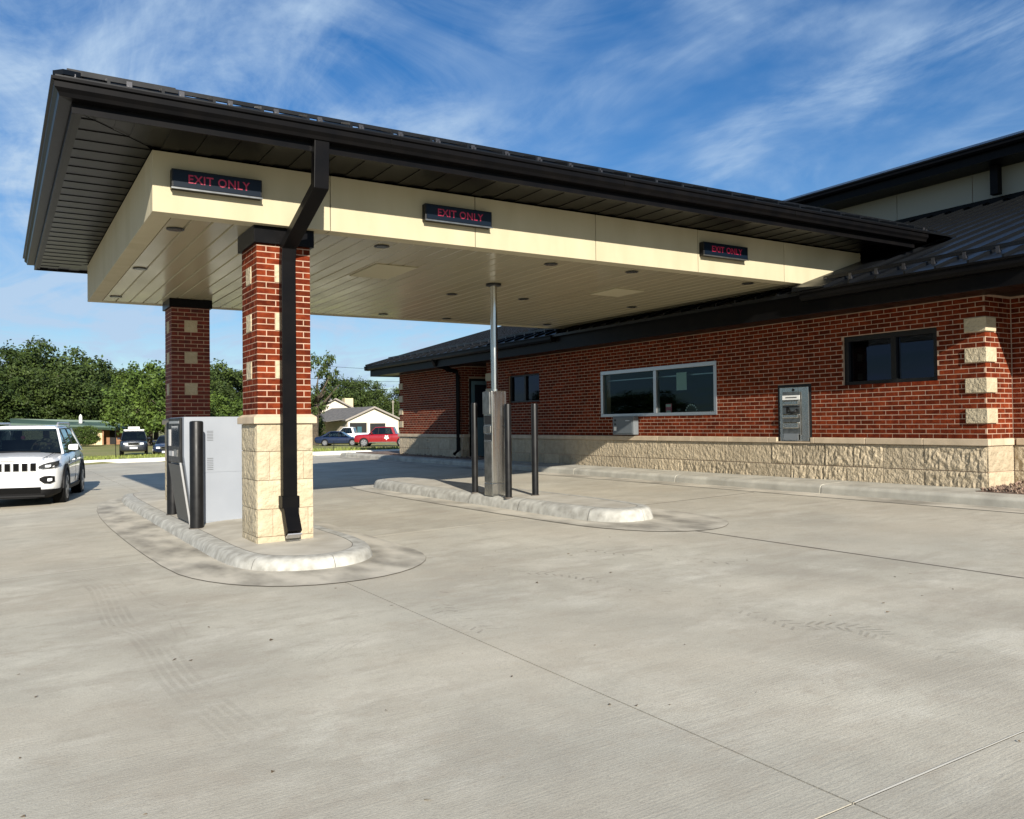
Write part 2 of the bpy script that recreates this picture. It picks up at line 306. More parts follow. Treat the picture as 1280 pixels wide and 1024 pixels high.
# joint sealant and worn joint edges lying on the slabs
M_jl = mat('pale_joint_edge', (.60, .56, .47), .9)
mb = MB()
def gstrip(nm, x0, y0, x1, y1, w, M, dz=.0022):
    d = Vector((x1-x0, y1-y0)).normalized(); q = Vector((-d.y, d.x))*w/2; n_ = max(1, int(math.hypot(x1-x0, y1-y0)/.25)); mb = MB(); vs = []
    for k in range(n_+1):
        x, y = x0+(x1-x0)*k/n_, y0+(y1-y0)*k/n_; j = random.uniform(.7, 1.25); vs += [(x-q.x*j, y-q.y*j, G(x-q.x*j)+dz), (x+q.x*j, y+q.y*j, G(x+q.x*j)+dz)]
    mb.add(vs, [(2*k, 2*k+1, 2*k+3, 2*k+2) for k in range(n_)]); return mb.build(nm, M, pv)
gstrip('joint_sealant', 6.38, -2, 6.38, 7.0, .022, M_joint); gstrip('joint_sealant', 7.42, 8.99, 9.7, 9.0, .016, M_joint)
gstrip('joint_edge', 2.457, 1.86, 9.7, 1.86, .008, M_jl); gstrip('joint_edge', -5, 9.0, 1.28, 9.0, .02, M_jl); pass
# tyre marks: tread bars left by turning wheels, and faint curved skid lines
M_mark = mat('tyre_dust_mark', (.20, .175, .14), .9); t_ = M_mark.node_tree; bs = t_.nodes['Principled BSDF']; gg = t_.nodes.new('ShaderNodeNewGeometry'); nn_ = t_.nodes.new('ShaderNodeTexNoise'); nn_.inputs['Scale'].default_value = 3; nn_.inputs['Detail'].default_value = 6
t_.links.new(gg.outputs['Position'], nn_.inputs[0]); mr_ = t_.nodes.new('ShaderNodeMapRange'); mr_.inputs[1].default_value = .40; mr_.inputs[2].default_value = .68; mr_.inputs[4].default_value = .10; t_.links.new(nn_.outputs[0], mr_.inputs[0]); t_.links.new(mr_.outputs[0], bs.inputs['Alpha'])
M_tread = M_mark.copy(); M_tread.name = 'tread_mark'; [setattr(q_.inputs[4], 'default_value', .34) for q_ in M_tread.node_tree.nodes if q_.type == 'MAP_RANGE']
def path_pts(P_, n):
    out = []
    for i in range(len(P_)-1):
        p0, p1, p2, p3 = [Vector(P_[max(0, min(len(P_)-1, k))]) for k in (i-1, i, i+1, i+2)]
        for k in range(n):
            t = k/n; out.append(.5*((2*p1)+(-p0+p2)*t+(2*p0-5*p1+4*p2-p3)*t*t+(-p0+3*p1-3*p2+p3)*t**3))
    return out
random.seed(40)
def treads(P_, w=.17, gap=.055, dz=.0032, nm='tyre_mark'):
    pts = path_pts(P_, 40); mb = MB(); acc = 0
    for a_, b_ in zip(pts, pts[1:]):
        acc += (b_-a_).length
        if acc < gap: continue
        acc = 0; d = (b_-a_).normalized(); q = Vector((-d.y, d.x))
        for sg in (-1, 1):
            if random.random() < .12: continue
            c = [a_+q*sg*.012, a_+q*sg*w*.5+d*.05, a_+q*sg*w*.5+d*.075, a_+q*sg*.012+d*.022]; mb.add([(v.x, v.y, G(v.x)+dz) for v in c], [(0, 1, 2, 3)])
    tag(mb.build(nm, M_tread, pv), kind='stuff')
treads([(3.63, 6.55), (3.71, 6.13), (3.95, 5.77), (4.05, 5.26), (4.10, 4.76), (4.21, 4.38), (4.15, 3.92), (4.07, 3.35)], .15, .075)
treads([(4.12, 3.5), (4.3, 3.28), (4.29, 3.01), (4.2, 2.6)], .2, .05); treads([(2.9, 5.9), (2.62, 5.2), (2.6, 4.6)], .16, .08); treads([(4.4, 7.2), (4.8, 6.6), (5.0, 5.9), (5.3, 5.2)], .14, .1)
def skid(P_, offs_, wd, dz=.0036):
    pts = path_pts(P_, 14); mb = MB()
    for o_ in offs_:
        vs = []
        for i, a_ in enumerate(pts[:-1]):
            d = (pts[i+1]-a_).normalized(); q = Vector((-d.y, d.x)); 
            for e_ in (o_-wd/2, o_+wd/2): v = a_+q*e_; vs.append((v.x, v.y, G(v.x)+dz))
        mb.add(vs, [(2*k, 2*k+1, 2*k+3, 2*k+2) for k in range(len(pts)-2)])
    mb.build('skid_mark', M_mark, pv)
skid([(.62, 8.6), (.75, 7.9), (.72, 6.4), (.82, 5.8), (.83, 4.7), (.92, 3.7)], (-.09, -.045, 0, .045, .09), .028); skid([(.95, 8.5), (.98, 7.2), (1.05, 6.6), (1.0, 5.6)], (-.03, .03), .012)
skid([(3.3, 6.4), (4.2, 5.9), (5.4, 5.7)], (0, .05), .014); skid([(7.0, 6.6), (8.0, 6.2), (9.2, 6.3)], (0, .04), .014); skid([(1.6, 4.6), (2.1, 5.0), (2.9, 5.15)], (0, .06, .11), .014)
# far kerb along the lot edge, a run of pale sections
fk = tag(bpy.data.objects.new('far_kerb', None), kind='structure'); COL.objects.link(fk)
for k in range(-12, 14):
    a_ = CA+cdv*(k*3.0); b_ = CA+cdv*(k*3.0+2.99); z0 = G((a_.x+b_.x)/2)
    if a_.x > 60: continue
    mb = MB(); pr_ = [(0, -.05), (0, .08), (.04, .125), (.30, .135), (.32, -.05)]
    mb.prism([(a_.x+cn.x*u, a_.y+cn.y*u, G(a_.x)+v) for u, v in pr_], [(b_.x+cn.x*u, b_.y+cn.y*u, G(b_.x)+v) for u, v in pr_])
    mb.build('kerb_section', M_kerbf, fk)

# islands ------------------------------------------------------------
def offs(poly, d):
    n = len(poly); out = []
    for i in range(n):
        p0, p, p1 = Vector(poly[i-1]), Vector(poly[i]), Vector(poly[(i+1) % n]); a_ = (p-p0).normalized(); b_ = (p1-p).normalized()
        nn = Vector((a_.y+b_.y, -(a_.x+b_.x))).normalized(); out.append((p.x+nn.x*d, p.y+nn.y*d))
    return out
def chaikin(p, k=2):
    for _ in range(k):
        q = []
        for i in range(len(p)):
            a_, b_ = p[i], p[(i+1) % len(p)]; q += [(a_[0]*.75+b_[0]*.25, a_[1]*.75+b_[1]*.25), (a_[0]*.25+b_[0]*.75, a_[1]*.25+b_[1]*.75)]
        p = q
    return p
def resample(p, step):
    out = []
    for i in range(len(p)):
        a_, b_ = Vector(p[i]), Vector(p[(i+1) % len(p)]); n = max(1, int((b_-a_).length/step)); out += [tuple(a_+(b_-a_)*k/n) for k in range(n)]
    return out
def island(outer, apron, hfun=lambda x, y: .15, seed=1):
    random.seed(seed)
    ap = chaikin(apron, 2); root = tag(bpy.data.objects.new('kerb_island', None), kind='structure'); COL.objects.link(root)
    mb = MB(); mb.add([(x, y, G(x)+.0035) for x, y in offs(ap, .003)], [tuple(range(len(ap)))]); mb.build('apron_joint', M_joint, root)
    mb = MB(); mb.add([(x, y, G(x)+.007) for x, y in ap], [tuple(range(len(ap)))]); mb.build('apron', M_apron, root)
    o = resample(chaikin(outer, 3), .09); n = len(o); rings = []
    from mathutils import noise as nz
    for off, h in ((.0, 0.0), (-.012, .05), (-.026, .095), (-.045, .126), (-.08, .144), (-.13, .150), (-.19, .151)):
        r_ = offs(o, off); ring = []
        for x, y in r_:
            k = nz.noise(Vector((x*3.1, y*3.1, h*8)))*.004+nz.noise(Vector((x*13, y*13, h*25)))*.0025
            hh = hfun(x, y)/.15; ring.append((x+k*(h < .14), y+k*(h < .14), G(x)+h*hh+(.0 if h < .01 or h > .149 else k*.4)))
        rings.append(ring)
    k0 = 0
    while k0 < n:
        k1 = min(n, k0+14) if n-k0 > 18 else n; idx = [i % n for i in range(k0, k1+1)]; mb = MB(); vs = []
        for r_ in rings:
            for q_, i in enumerate(idx):
                v = Vector(r_[i])
                if q_ == 0: v = v.lerp(Vector(r_[idx[1]]), .04)
                if q_ == len(idx)-1: v = v.lerp(Vector(r_[idx[-2]]), .04)
                vs.append(v)
        m_ = len(idx); mb.add(vs, [(a2*m_+b2, a2*m_+b2+1, (a2+1)*m_+b2+1, (a2+1)*m_+b2) for a2 in range(len(rings)-1) for b2 in range(m_-1)])
        mb.build('kerb_section', M_kerb, root, smooth=True); k0 = k1
    inn = offs(o, -.19); mb = MB(); mb.add([(x, y, G(x)+.147*hfun(x, y)/.15) for x, y in inn], [tuple(range(n))]); mb.build('recessed_joint', M_joint, root)
    inn2 = offs(o, -.197); c_ = (sum(p[0] for p in inn2)/n, sum(p[1] for p in inn2)/n)
    mb = MB(); mb.add([(x, y, G(x)+.151*hfun(x, y)/.15) for x, y in inn2]+[(c_[0], c_[1], G(c_[0])+.151)], [(i, (i+1) % n, n) for i in range(n)]); mb.build('island_slab', M_isl, root)
    return root
island([(1.83, 16.6), (1.83, 9.6), (1.84, 8.3), (1.95, 7.75), (2.3, 7.4), (2.75, 7.35), (3.1, 7.65), (3.26, 8.2), (3.28, 9.2), (3.28, 16.6), (3.0, 17.1), (2.1, 17.1)],
       [(1.28, 15.0), (1.30, 8.5), (1.55, 7.35), (2.1, 6.7), (2.9, 6.65), (3.5, 7.2), (3.62, 8.1), (3.62, 16), (3.2, 17.6), (1.8, 17.6)], seed=4, hfun=lambda x, y: .112)
island([(6.0, 15.0), (6.0, 9.3), (6.02, 8.2), (6.2, 7.78), (6.6, 7.72), (6.86, 7.95), (6.95, 8.5), (7.02, 9.5), (7.02, 14.9), (6.75, 15.3), (6.25, 15.3)],
       [(5.66, 15.4), (5.66, 8.4), (5.9, 7.1), (6.5, 6.6), (7.1, 6.9), (7.42, 7.6), (7.42, 15.2), (7.0, 15.9), (6.1, 15.9)], seed=9)

# kerb and gutter along the building
wk = tag(bpy.data.objects.new('building_kerb', None), kind='structure'); COL.objects.link(wk)
y = -1.0; random.seed(3)
while y < 27.5:
    ln = 3.05 if y < 24 else 1.6; x1 = 10.80 if 6.12 < y+ln/2 < 19 else 10.50
    xk = 10.12+.0*y
    hgt = .13
    pf = [(xk, -.04), (xk+.01, hgt*.7), (xk+.04, hgt*.95), (xk+.09, hgt), (xk+.32, hgt+.002), (xk+.32, -.04)]
    if 6.12 < y+ln/2 < 19: pf = pf[:4]+[(10.79, hgt+.004), (10.79, -.04)]
    mb = MB(); mb.exty([(x, G(x)+z if z > 0 else G(x)+z) for x, z in pf], y, y+ln-.008); mb.build('kerb_section', M_kerbw, wk, smooth=False, bevel=.012)
    mb = MB(); mb.exty([(xk-.36, G(xk-.36)+.001), (xk-.36, G(xk-.36)+.006), (xk, G(xk)+.006), (xk, G(xk)+.001)], y, y+ln-.008); mb.build('gutter_pan', M_apron, wk)
    y += ln
for k in range(4): MB().box(10.12+k*1.5, 10.12+k*1.5+1.49, 27.45, 27.75, .15, G(10.1)+.13).build('kerb_section', M_kerb, wk, bevel=.03)
mb = MB(); mb.box(9.752, 9.764, -1, 24, 0, .001)
mb = MB(); mb.add([(9.74, -1, G(9.74)+.0035), (9.76, -1, G(9.76)+.0035), (9.76, 24, G(9.76)+.0035), (9.74, 24, G(9.74)+.0035)], [(0, 1, 2, 3)]); mb.build('pan_joint', M_joint, wk)
# planted beds with gravel
mb = MB(); mb.box(10.44, 13.0, 19.06, 20.40, .30, .40); mb.box(10.44, 10.8, 20.41, 24.6, .30, .4); mb.box(10.44, 20, 24.61, 27.4, .30, .4); mb.box(10.44, 14.5, -4, 6.06, .30, .385); 
tag(mb.build('gravel_bed_soil', mat('bed_soil', (.10, .06, .04), .95, col2=(.18, .12, .09), scale=8)), kind='structure')
random.seed(5); mb = MB()
for k in range(3600):
    if k < 2500: x, y_ = random.uniform(10.46, 12.6), random.uniform(4.0, 6.05)
    else: x, y_ = random.uniform(10.46, 13.5), random.uniform(19.1, 24.4)
    s_ = random.uniform(.012, .034); z_ = .385+random.uniform(0, .03)+(.06*max(0, 1-abs(x-11.4)/.9) if y_ < 6.1 else .015)
    q = [Vector((random.gauss(0, 1), random.gauss(0, 1), random.gauss(0, 1))).normalized()*s_*random.uniform(.7, 1.2)+Vector((x, y_, z_)) for _ in range(5)]
    mb.add(q, [(0, 1, 2), (0, 2, 3), (0, 3, 4), (0, 4, 1), (1, 2, 3), (1, 3, 4)])
tag(mb.build('gravel', M_gravel), 'loose red brown gravel heaped against the brick corner', 'gravel', kind='stuff')

# ------------------------------------------------------------------ brickwork
BRK = MB().box(-.5, .5, -.5, .5, -.5, .5)
def brick_objs(parent, items, M, limit=300, camp=Vector((0, 0, 1.3))):
    """items: (centre, length, depth, height, rz); the largest in view become objects, the rest one joined part"""
    items.sort(key=lambda t: (Vector(t[0])-camp).length)
    me = BRK.mesh('brick', M)
    for c_, l_, d_, h_, rz in items[:limit]:
        o = inst(me, 'brick', parent, c_, rz, (l_, d_, h_))
    if len(items) > limit:
        mb = MB()
        for c_, l_, d_, h_, rz in items[limit:]:
            u = Vector((math.cos(rz), math.sin(rz), 0))*l_/2; w = Vector((-math.sin(rz), math.cos(rz), 0))*d_/2; zv = Vector((0, 0, h_/2)); c_ = Vector(c_)
            mb.add([c_-u-w-zv, c_+u-w-zv, c_+u+w-zv, c_-u+w-zv, c_-u-w+zv, c_+u-w+zv, c_+u+w+zv, c_-u+w+zv], [(3, 2, 1, 0), (4, 5, 6, 7), (0, 1, 5, 4), (1, 2, 6, 5), (2, 3, 7, 6), (3, 0, 4, 7)])
        tag(mb.build('brick', M, parent), kind='stuff')
def face_items(p0, rz, length, z0, n, ch, bl, jt=.012, proud=.0016, dep=.02, holes=(), shift=0, jj=.0):
    """bricks on a vertical face starting at p0 (x,y) running in direction rz; outward normal is to the right of rz (rz-90)"""
    out = []; u = Vector((math.cos(rz), math.sin(rz))); nn = Vector((u.y, -u.x))
    for c in range(n):
        s = -bl/2 if (c+shift) % 2 else 0
        while s < length-.005:
            a_, b_ = max(s, 0), min(s+bl, length); s += bl; zc = z0+c*ch+ch/2
            segs = [(a_, b_)]
            for h0, h1, hz0, hz1 in holes:
                if hz0 < zc < hz1:
                    ns = []
                    for p_, q_ in segs:
                        if q_ <= h0 or p_ >= h1: ns.append((p_, q_))
                        else:
                            if p_ < h0: ns.append((p_, h0+jt/2))
                            if q_ > h1: ns.append((h1-jt/2, q_))
                    segs = ns
            for p_, q_ in segs:
                if q_-p_ < .03: continue
                pr_ = proud+random.uniform(-.0008, .0008)
                lo_ = p_+(jt/2 if p_ > .001 else 0); hi_ = q_-(jt/2 if q_ < length-.001 else 0)
                cc = u*((lo_+hi_)/2)+nn*(pr_-dep/2); out.append(((p0[0]+cc.x, p0[1]+cc.y, zc), hi_-lo_, dep, ch-jt, rz))
    return out

# brick pillars ------------------------------------------------------
def pillar(x0, y0, w, dpt, zb, label, dark=False, full=True, K=1.0, zcol=3.07):
    g = .0; root = thing('brick_pillar', (x0+w/2, y0+dpt/2, zb), 0, label, 'pillar', 'brick pillars carrying the canopy')
    bpy.context.view_layer.update()
    def rel(o): o.location = Vector(o.location)-root.location; return o
    ox, oy, oz = root.location
    ch, bl = .0589*K, .1835*K; zc1 = zb+1.258*K; zs = zc1; ztop = 3.30; n = int((zcol+.06-zs)/ch)
    bx0, bx1, by0, by1 = x0+.014, x0+w-.014, y0+.014, y0+dpt-.014
    mb = MB(); mb.box(bx0-ox, bx1-ox, by0-oy, by1-oy, 0, ztop-oz); mb.build('mortar_core', M_mortar, root)
    # accents: 3 courses of 8
    acc = []
    hz = [(zs+ch*(k*8+(6 if full else 6)), zs+ch*(k*8+(9 if full else 9))) for k in range(3)]
    fw_, sw_ = bx1-bx0, by1-by0
    ha = [(fw_/2-bl/2, fw_/2+bl/2, a_, b_) for a_, b_ in hz]; hs_ = [(sw_/2-bl/2, sw_/2+bl/2, a_, b_) for a_, b_ in hz]
    items = face_items((bx0, by0), 0, fw_, zs, n, ch, bl, holes=ha, jt=.0095)
    items += face_items((bx1, by1), math.pi, fw_, zs, n, ch, bl, holes=ha, jt=.0095) if not full or True else []
    side_l = face_items((bx0, by1-.0165), -math.pi/2, sw_-.033, zs, n, ch, bl, holes=[(a_-.0165, b_-.0165, c_, d_) for a_, b_, c_, d_ in hs_], jt=.0095, shift=1)
    side_r = face_items((bx1, by0+.0165), math.pi/2, sw_-.033, zs, n, ch, bl, holes=[(a_-.0165, b_-.0165, c_, d_) for a_, b_, c_, d_ in hs_], jt=.0095, shift=1)
    items = [((c_[0]-ox, c_[1]-oy, c_[2]-oz), a_, b_, h_, r_) for c_, a_, b_, h_, r_ in items+side_l+side_r]
    brick_objs(root, items, M_brickshade if dark else M_brick, 300, Vector((-ox, -oy, 1.3-oz)))  # dark picks the brick copy with shade in its colour
    for a_, b_ in hz:
        cx_, cy_ = (bx0+bx1)/2-ox, (by0+by1)/2-oy; zz_ = (a_+b_)/2-oz
        for px_, py_, sx_, sy_ in ((cx_, by0-oy, bl*.96, .05), (cx_, by1-oy, bl*.96, .05), (bx0-ox, cy_, .05, bl*.96), (bx1-ox, cy_, .05, bl*.96)):
            mb = MB(); mb.box(px_-sx_/2*(1 if sx_ > .1 else .4), px_+sx_/2*(1 if sx_ > .1 else .4), py_-sy_/2*(1 if sy_ > .1 else .4), py_+sy_/2*(1 if sy_ > .1 else .4), a_-oz+.004, b_-oz-.004)
            mb.build('accent_stone', M_stone, root)
    # stone base of rough blocks
    hs2 = [v*K for v in (0, .075, .34, .62, .90, 1.17)]
    sx0, sx1, sy0, sy1 = x0-ox, x0+w-ox, y0-oy, y0+dpt-oy
    from mathutils import noise as nz
    def block(u0, u1, z0, z1, face):
        mb = MB(); nx, nz_ = max(2, int((u1-u0)/.035)), max(2, int((z1-z0)/.035)); j = .003
        u0 += j; u1 -= j; z0 += j; z1 -= j; vs = []
        for b in range(nz_+1):
            for a2 in range(nx+1):
                u_ = u0+(u1-u0)*a2/nx; z_ = z0+(z1-z0)*b/nz_; edge = a2 in (0, nx) or b in (0, nz_)
                k = 0 if edge else .006+.007*(nz.noise(Vector((u_*9, z_*9, face*7)))+.6*nz.noise(Vector((u_*24, z_*24, face*3))))
                if face == 0: vs.append((u_, sy0-k, z_))
                elif face == 1: vs.append((sx0-k, u_, z_))
                elif face == 2: vs.append((u_, sy1+k, z_))
                else: vs.append((sx1+k, u_, z_))
        fs = [(b*(nx+1)+a2, b*(nx+1)+a2+1, (b+1)*(nx+1)+a2+1, (b+1)*(nx+1)+a2) for b in range(nz_) for a2 in range(nx)]
        # back rim so it is a solid slab
        o_ = len(vs); t = .025
        rim = [b*(nx+1) if True else 0 for b in ()]
        cs = {0: (0, t), 1: (t, 0), 2: (0, -t), 3: (-t, 0)}[face]
        loop = list(range(nx+1))+[b*(nx+1)+nx for b in range(1, nz_+1)]+[nz_*(nx+1)+a2 for a2 in range(nx-1, -1, -1)]+[b*(nx+1) for b in range(nz_-1, 0, -1)]
        vs += [(vs[i][0]+cs[0], vs[i][1]+cs[1], vs[i][2]) for i in loop]; L_ = len(loop)
        fs += [(loop[i], loop[(i+1) % L_], o_+(i+1) % L_, o_+i) for i in range(L_)]
        mb.add(vs, fs); mb.build('stone_block', M_stone, root, smooth=False)
    mb = MB(); mb.box(sx0+.012, sx1-.012, sy0+.012, sy1-.012, -.01, 1.17*K); mb.build('base_core', M_mortar, root)
    for i in range(5):
        z0_, z1_ = hs2[i], hs2[i+1]
        fr = [sx0, sx1] if i in (2, 4, 0) else ([sx0, sx0+w*.22, sx1-w*.18, sx1] if i == 3 else [sx0, sx0+w*.27, sx1-w*.1, sx1])
        for f_ in (0, 2):
            for a_, b_ in zip(fr, fr[1:]): block(a_, b_, z0_, z1_, f_)
        for f_ in (1, 3): block(sy0+.026, sy1-.026, z0_, z1_, f_)
    mb = MB(); mb.prism([(sx0-.035, sy0-.035, 1.17*K), (sx1+.035, sy0-.035, 1.17*K), (sx1+.035, sy1+.035, 1.17*K), (sx0-.035, sy1+.035, 1.17*K)],
                        [(sx0-.035, sy0-.035, 1.235*K), (sx1+.035, sy0-.035, 1.235*K), (sx1+.035, sy1+.035, 1.235*K), (sx0-.035, sy1+.035, 1.235*K)])
    mb.prism([(sx0-.035, sy0-.035, 1.235*K), (sx1+.035, sy0-.035, 1.235*K), (sx1+.035, sy1+.035, 1.235*K), (sx0-.035, sy1+.035, 1.235*K)],
             [(sx0+.005, sy0+.005, 1.262*K), (sx1-.005, sy0+.005, 1.262*K), (sx1-.005, sy1-.005, 1.262*K), (sx0+.005, sy1-.005, 1.262*K)])
    mb.build('stone_cap', M_cap, root, bevel=.006)
    mb = MB(); mb.box(bx0-.035-ox, bx1+.035-ox, by0-.04-oy, by1+.04-oy, zcol-oz, 3.322-oz); mb.build('metal_collar', M_bronze, root, bevel=.004)
    return root
pillar(2.233, 8.60, .576, .62, .106, 'sunlit brick pillar with black downspout on its front, nearest the camera', K=1.0386, zcol=3.145)
pillar(2.34, 14.1, .605, .60, .11, 'shaded brick pillar behind the white cabinet at the far canopy edge', dark=True, K=1.055, zcol=3.19)

# ------------------------------------------------------------------ canopy
CX0, CY0, CY1, CZ0, CZ1 = 1.254, 8.49, 15.07, 3.32, 3.90
OG = .875; RX0, RY0, RY1 = CX0-OG, CY0-OG, CY1+OG; CXE = 11.9
cp = thing('drive_through_canopy', (0, 0, 0), 0, 'large flat canopy with cream fascia and dark metal hip roof over the lanes', 'canopy')
# fascia panels
def fascia_run(x0, x1, y0, y1, z0, z1): 
    mb = MB(); mb.box(x0, x1, y0, y1, z0, z1); mb.build('fascia_panel', M_eifs, cp, bevel=.004)
xs = [CX0, 2.98, 4.70, 6.42, 8.15, 9.85, 11.6]
for i in range(6):
    a_, b_ = xs[i]+(.004 if i else 0), xs[i+1]-.004
    for y0, y1 in ((CY0, CY0+.19), (CY1-.19, CY1)): fascia_run(a_, b_, y0, y1, CZ0, CZ1-.002)
ys = [CY0+.191, 10.1, 11.78, 13.46, CY1-.191]
for i in range(4): fascia_run(CX0, CX0+.19, ys[i]+(.003 if i else 0), ys[i+1]-.003, CZ0, CZ1-.002)
mb = MB(); mb.box(CX0+.02, 10.4, CY0+.02, CY1-.02, CZ0+.05, CZ1-.05); mb.build('canopy_core', M_intd, cp)
# ceiling planks running along the lanes, recess joint between each
pw = .2; n = int((10.36-(CX0+.19))/pw)
LIG = [(1.57, 9.16), (1.57, 11.64), (1.58, 14.29), (3.74, 8.95), (6.05, 8.95), (7.33, 8.9), (9.48, 8.85), (6.07, 11.74), (7.34, 11.67), (9.56, 11.62), (9.66, 14.45), (6.05, 14.43), (7.38, 14.5), (3.74, 11.7), (3.74, 14.4)]
LIG = LIG[:13]
for i in range(n+1):
    a_ = CX0+.19+i*pw; b_ = min(a_+pw, 10.40); mb = MB()
    zc = CZ0+.006
    pf = [(a_+.001, zc+.04), (a_+.0025, zc+.022), (a_+.014, zc), (b_-.014, zc), (b_-.0025, zc+.022), (b_-.001, zc+.04)]
    if b_-a_ < .15: pf = [(a_+.001, zc+.04), (a_+.001, zc), (b_-.001, zc), (b_-.001, zc+.04)]
    mb.exty(pf, CY0+.192, CY1-.192); mb.build('ceiling_plank', M_ceil, cp)
mb = MB(); mb.tube([(0, 0, 0), (0, 0, -.006)], .088, 24); ring_me = mb.mesh('trim_ring', M_can)
for x, y_ in LIG:
    o = thing('recessed_light', (x, y_, CZ0+.001)); o.parent = cp
    inst(ring_me, 'trim_ring', o); mb = MB(); mb.tube([(0, 0, -.0065), (0, 0, -.009)], .066, 20); mb.build('lens', M_lens, o)
for (x0, x1, y0, y1) in ((4.09, 4.65, 9.95, 10.92), (8.0, 8.56, 10.1, 10.75)):
    mb = MB(); mb.box(x0, x1, y0, y1, CZ0-.006, CZ0+.004); o = mb.build('ceiling_hatch', M_hatch, cp, bevel=.002)
# soffit panels around
zs_ = CZ1+.01
def soffit(x0, x1, y0, y1, along):      # along: direction of the boards
    mb = MB(); mb.box(x0, x1, y0, y1, zs_, zs_+.03); mb.build('soffit_panel', M_soffit, cp)
def soffit_poly(poly, ribdir, nm='soffit_panel'):
    pass
sx0, sy0, sy1 = RX0+.20, RY0+.20, RY1-.20
# side soffit: boards run across (x), hip corners cut on the diagonal
def board_side(y0, y1, fx):
    """profile along y with raised ribs, trapezoid cut at the hip"""
    mb = MB(); m_ = 2; st = (y1-y0)/m_
    for k in range(m_):
        a_ = y0+k*st; b_ = a_+st; zz_ = zs_+(.0 if k % 2 else .007)
        e0, e1 = fx(a_), fx(b_)
        if e0 <= sx0+.002 and e1 <= sx0+.002: continue
        mb.prism([(sx0, a_, zz_), (max(e0, sx0+.001), a_, zz_), (max(e1, sx0+.001), b_, zz_), (sx0, b_, zz_)], [(sx0, a_, zs_+.03), (max(e0, sx0+.001), a_, zs_+.03), (max(e1, sx0+.001), b_, zs_+.03), (sx0, b_, zs_+.03)])
    if mb.v: mb.build('soffit_panel', M_soffit, cp)
fx = lambda y_: min(CX0, sx0+max(0, (y_-sy0)), sx0+max(0, sy1-y_))
y_ = sy0
while y_ < sy1-.01: board_side(y_+.002, min(y_+.3, sy1)-.002, fx); y_ += .3
def board_front(x0, x1, y_in, y_out):
    mb = MB(); m_ = 2; st = (x1-x0)/m_; sg = 1 if y_in > y_out else -1
    for k in range(m_):
        a_ = x0+k*st; b_ = a_+st; zz_ = zs_+(.0 if k % 2 else .007); e = lambda x: y_out+sg*min(abs(y_in-y_out), max(0, x-sx0))
        if e(b_) == y_out: continue
        mb.prism([(a_, y_out, zz_), (b_, y_out, zz_), (b_, e(b_), zz_), (a_, e(a_), zz_)], [(a_, y_out, zs_+.03), (b_, y_out, zs_+.03), (b_, e(b_), zs_+.03), (a_, e(a_), zs_+.03)])
    if mb.v: mb.build('soffit_panel', M_soffit, cp)
x = sx0
while x < 11.7: board_front(x+.002, min(x+.3, 11.75)-.002, CY0, sy0); board_front(x+.002, min(x+.3, 11.75)-.002, CY1, sy1); x += .3
mb = MB(); mb.box(sx0+.01, 11.7, sy0+.01, sy1-.01, zs_+.031, zs_+.05); mb.build('soffit_backing', M_black, cp)
# trims: light strip on the soffit edge, hip strip
mb = MB(); mb.box(RX0+.17, RX0+.235, RY0+.17, RY1-.17, zs_-.010, zs_-.002); mb.box(RX0+.235, 11.7, RY0+.17, RY0+.20, zs_-.010, zs_-.002); mb.box(RX0+.235, 11.7, RY1-.20, RY1-.17, zs_-.010, zs_-.002)
mb.build('soffit_trim', M_trim, cp)
mb = MB(); q = .012
mb.prism([(sx0+.03, sy0+.03-q, zs_-.006), (sx0+.03+q, sy0+.03, zs_-.006), (CX0, CY0-.02+q, zs_-.006), (CX0-q, CY0-.02, zs_-.006)], [(sx0+.03, sy0+.03-q, zs_), (sx0+.03+q, sy0+.03, zs_), (CX0, CY0-.02+q, zs_), (CX0-q, CY0-.02, zs_)]); mb.build('soffit_hip_strip', M_bronze, cp)
# gutter, fascia board
EX = 12.05; prof = [(0, 4.112), (0, 4.088), (.022, 4.080), (.022, 4.035), (.05, 4.005), (.06, 3.975), (.155, 3.968), (.155, 4.105), (.028, 4.105)]
def gutter_side(nm, A, B, C_, D_, root, pf, M=M_bronze, lift=0):
    pass
mb = MB()
# front run mitred at left corner
mb.prism([(RX0+u, RY0+u, z) for u, z in prof], [(EX, RY0+u, z) for u, z in prof]); mb.build('gutter', M_bronze, cp)
mb = MB(); mb.prism([(RX0+u, RY0+u, z) for u, z in prof], [(RX0+u, RY1-u, z) for u, z in prof]); mb.build('gutter', M_bronze, cp)
mb = MB(); mb.prism([(RX0+u, RY1-u, z) for u, z in prof], [(EX, RY1-u, z) for u, z in prof]); mb.build('gutter', M_bronze, cp)
fb = [(.156, 4.10), (.156, 3.885), (.185, 3.885), (.185, 4.10)]
mb = MB(); mb.prism([(RX0+u, RY0+u, z) for u, z in fb], [(EX-.15, RY0+u, z) for u, z in fb]); mb.prism([(RX0+u, RY1-u, z) for u, z in fb], [(EX-.15, RY1-u, z) for u, z in fb])
mb.prism([(RX0+u, RY0+u+.001, z-.001) for u, z in fb], [(RX0+u, RY1-u-.001, z-.001) for u, z in fb]); mb.build('fascia_board', M_bronze, cp)
mb = MB()   # hanger straps inside the gutter lip joint lines
for k in range(1, 4): mb.box(RX0+.018+k*2.9, RX0+.03+k*2.9, RY0+.016, RY0+.024, 4.03, 4.085)
mb.build('gutter_lap', M_black, cp)
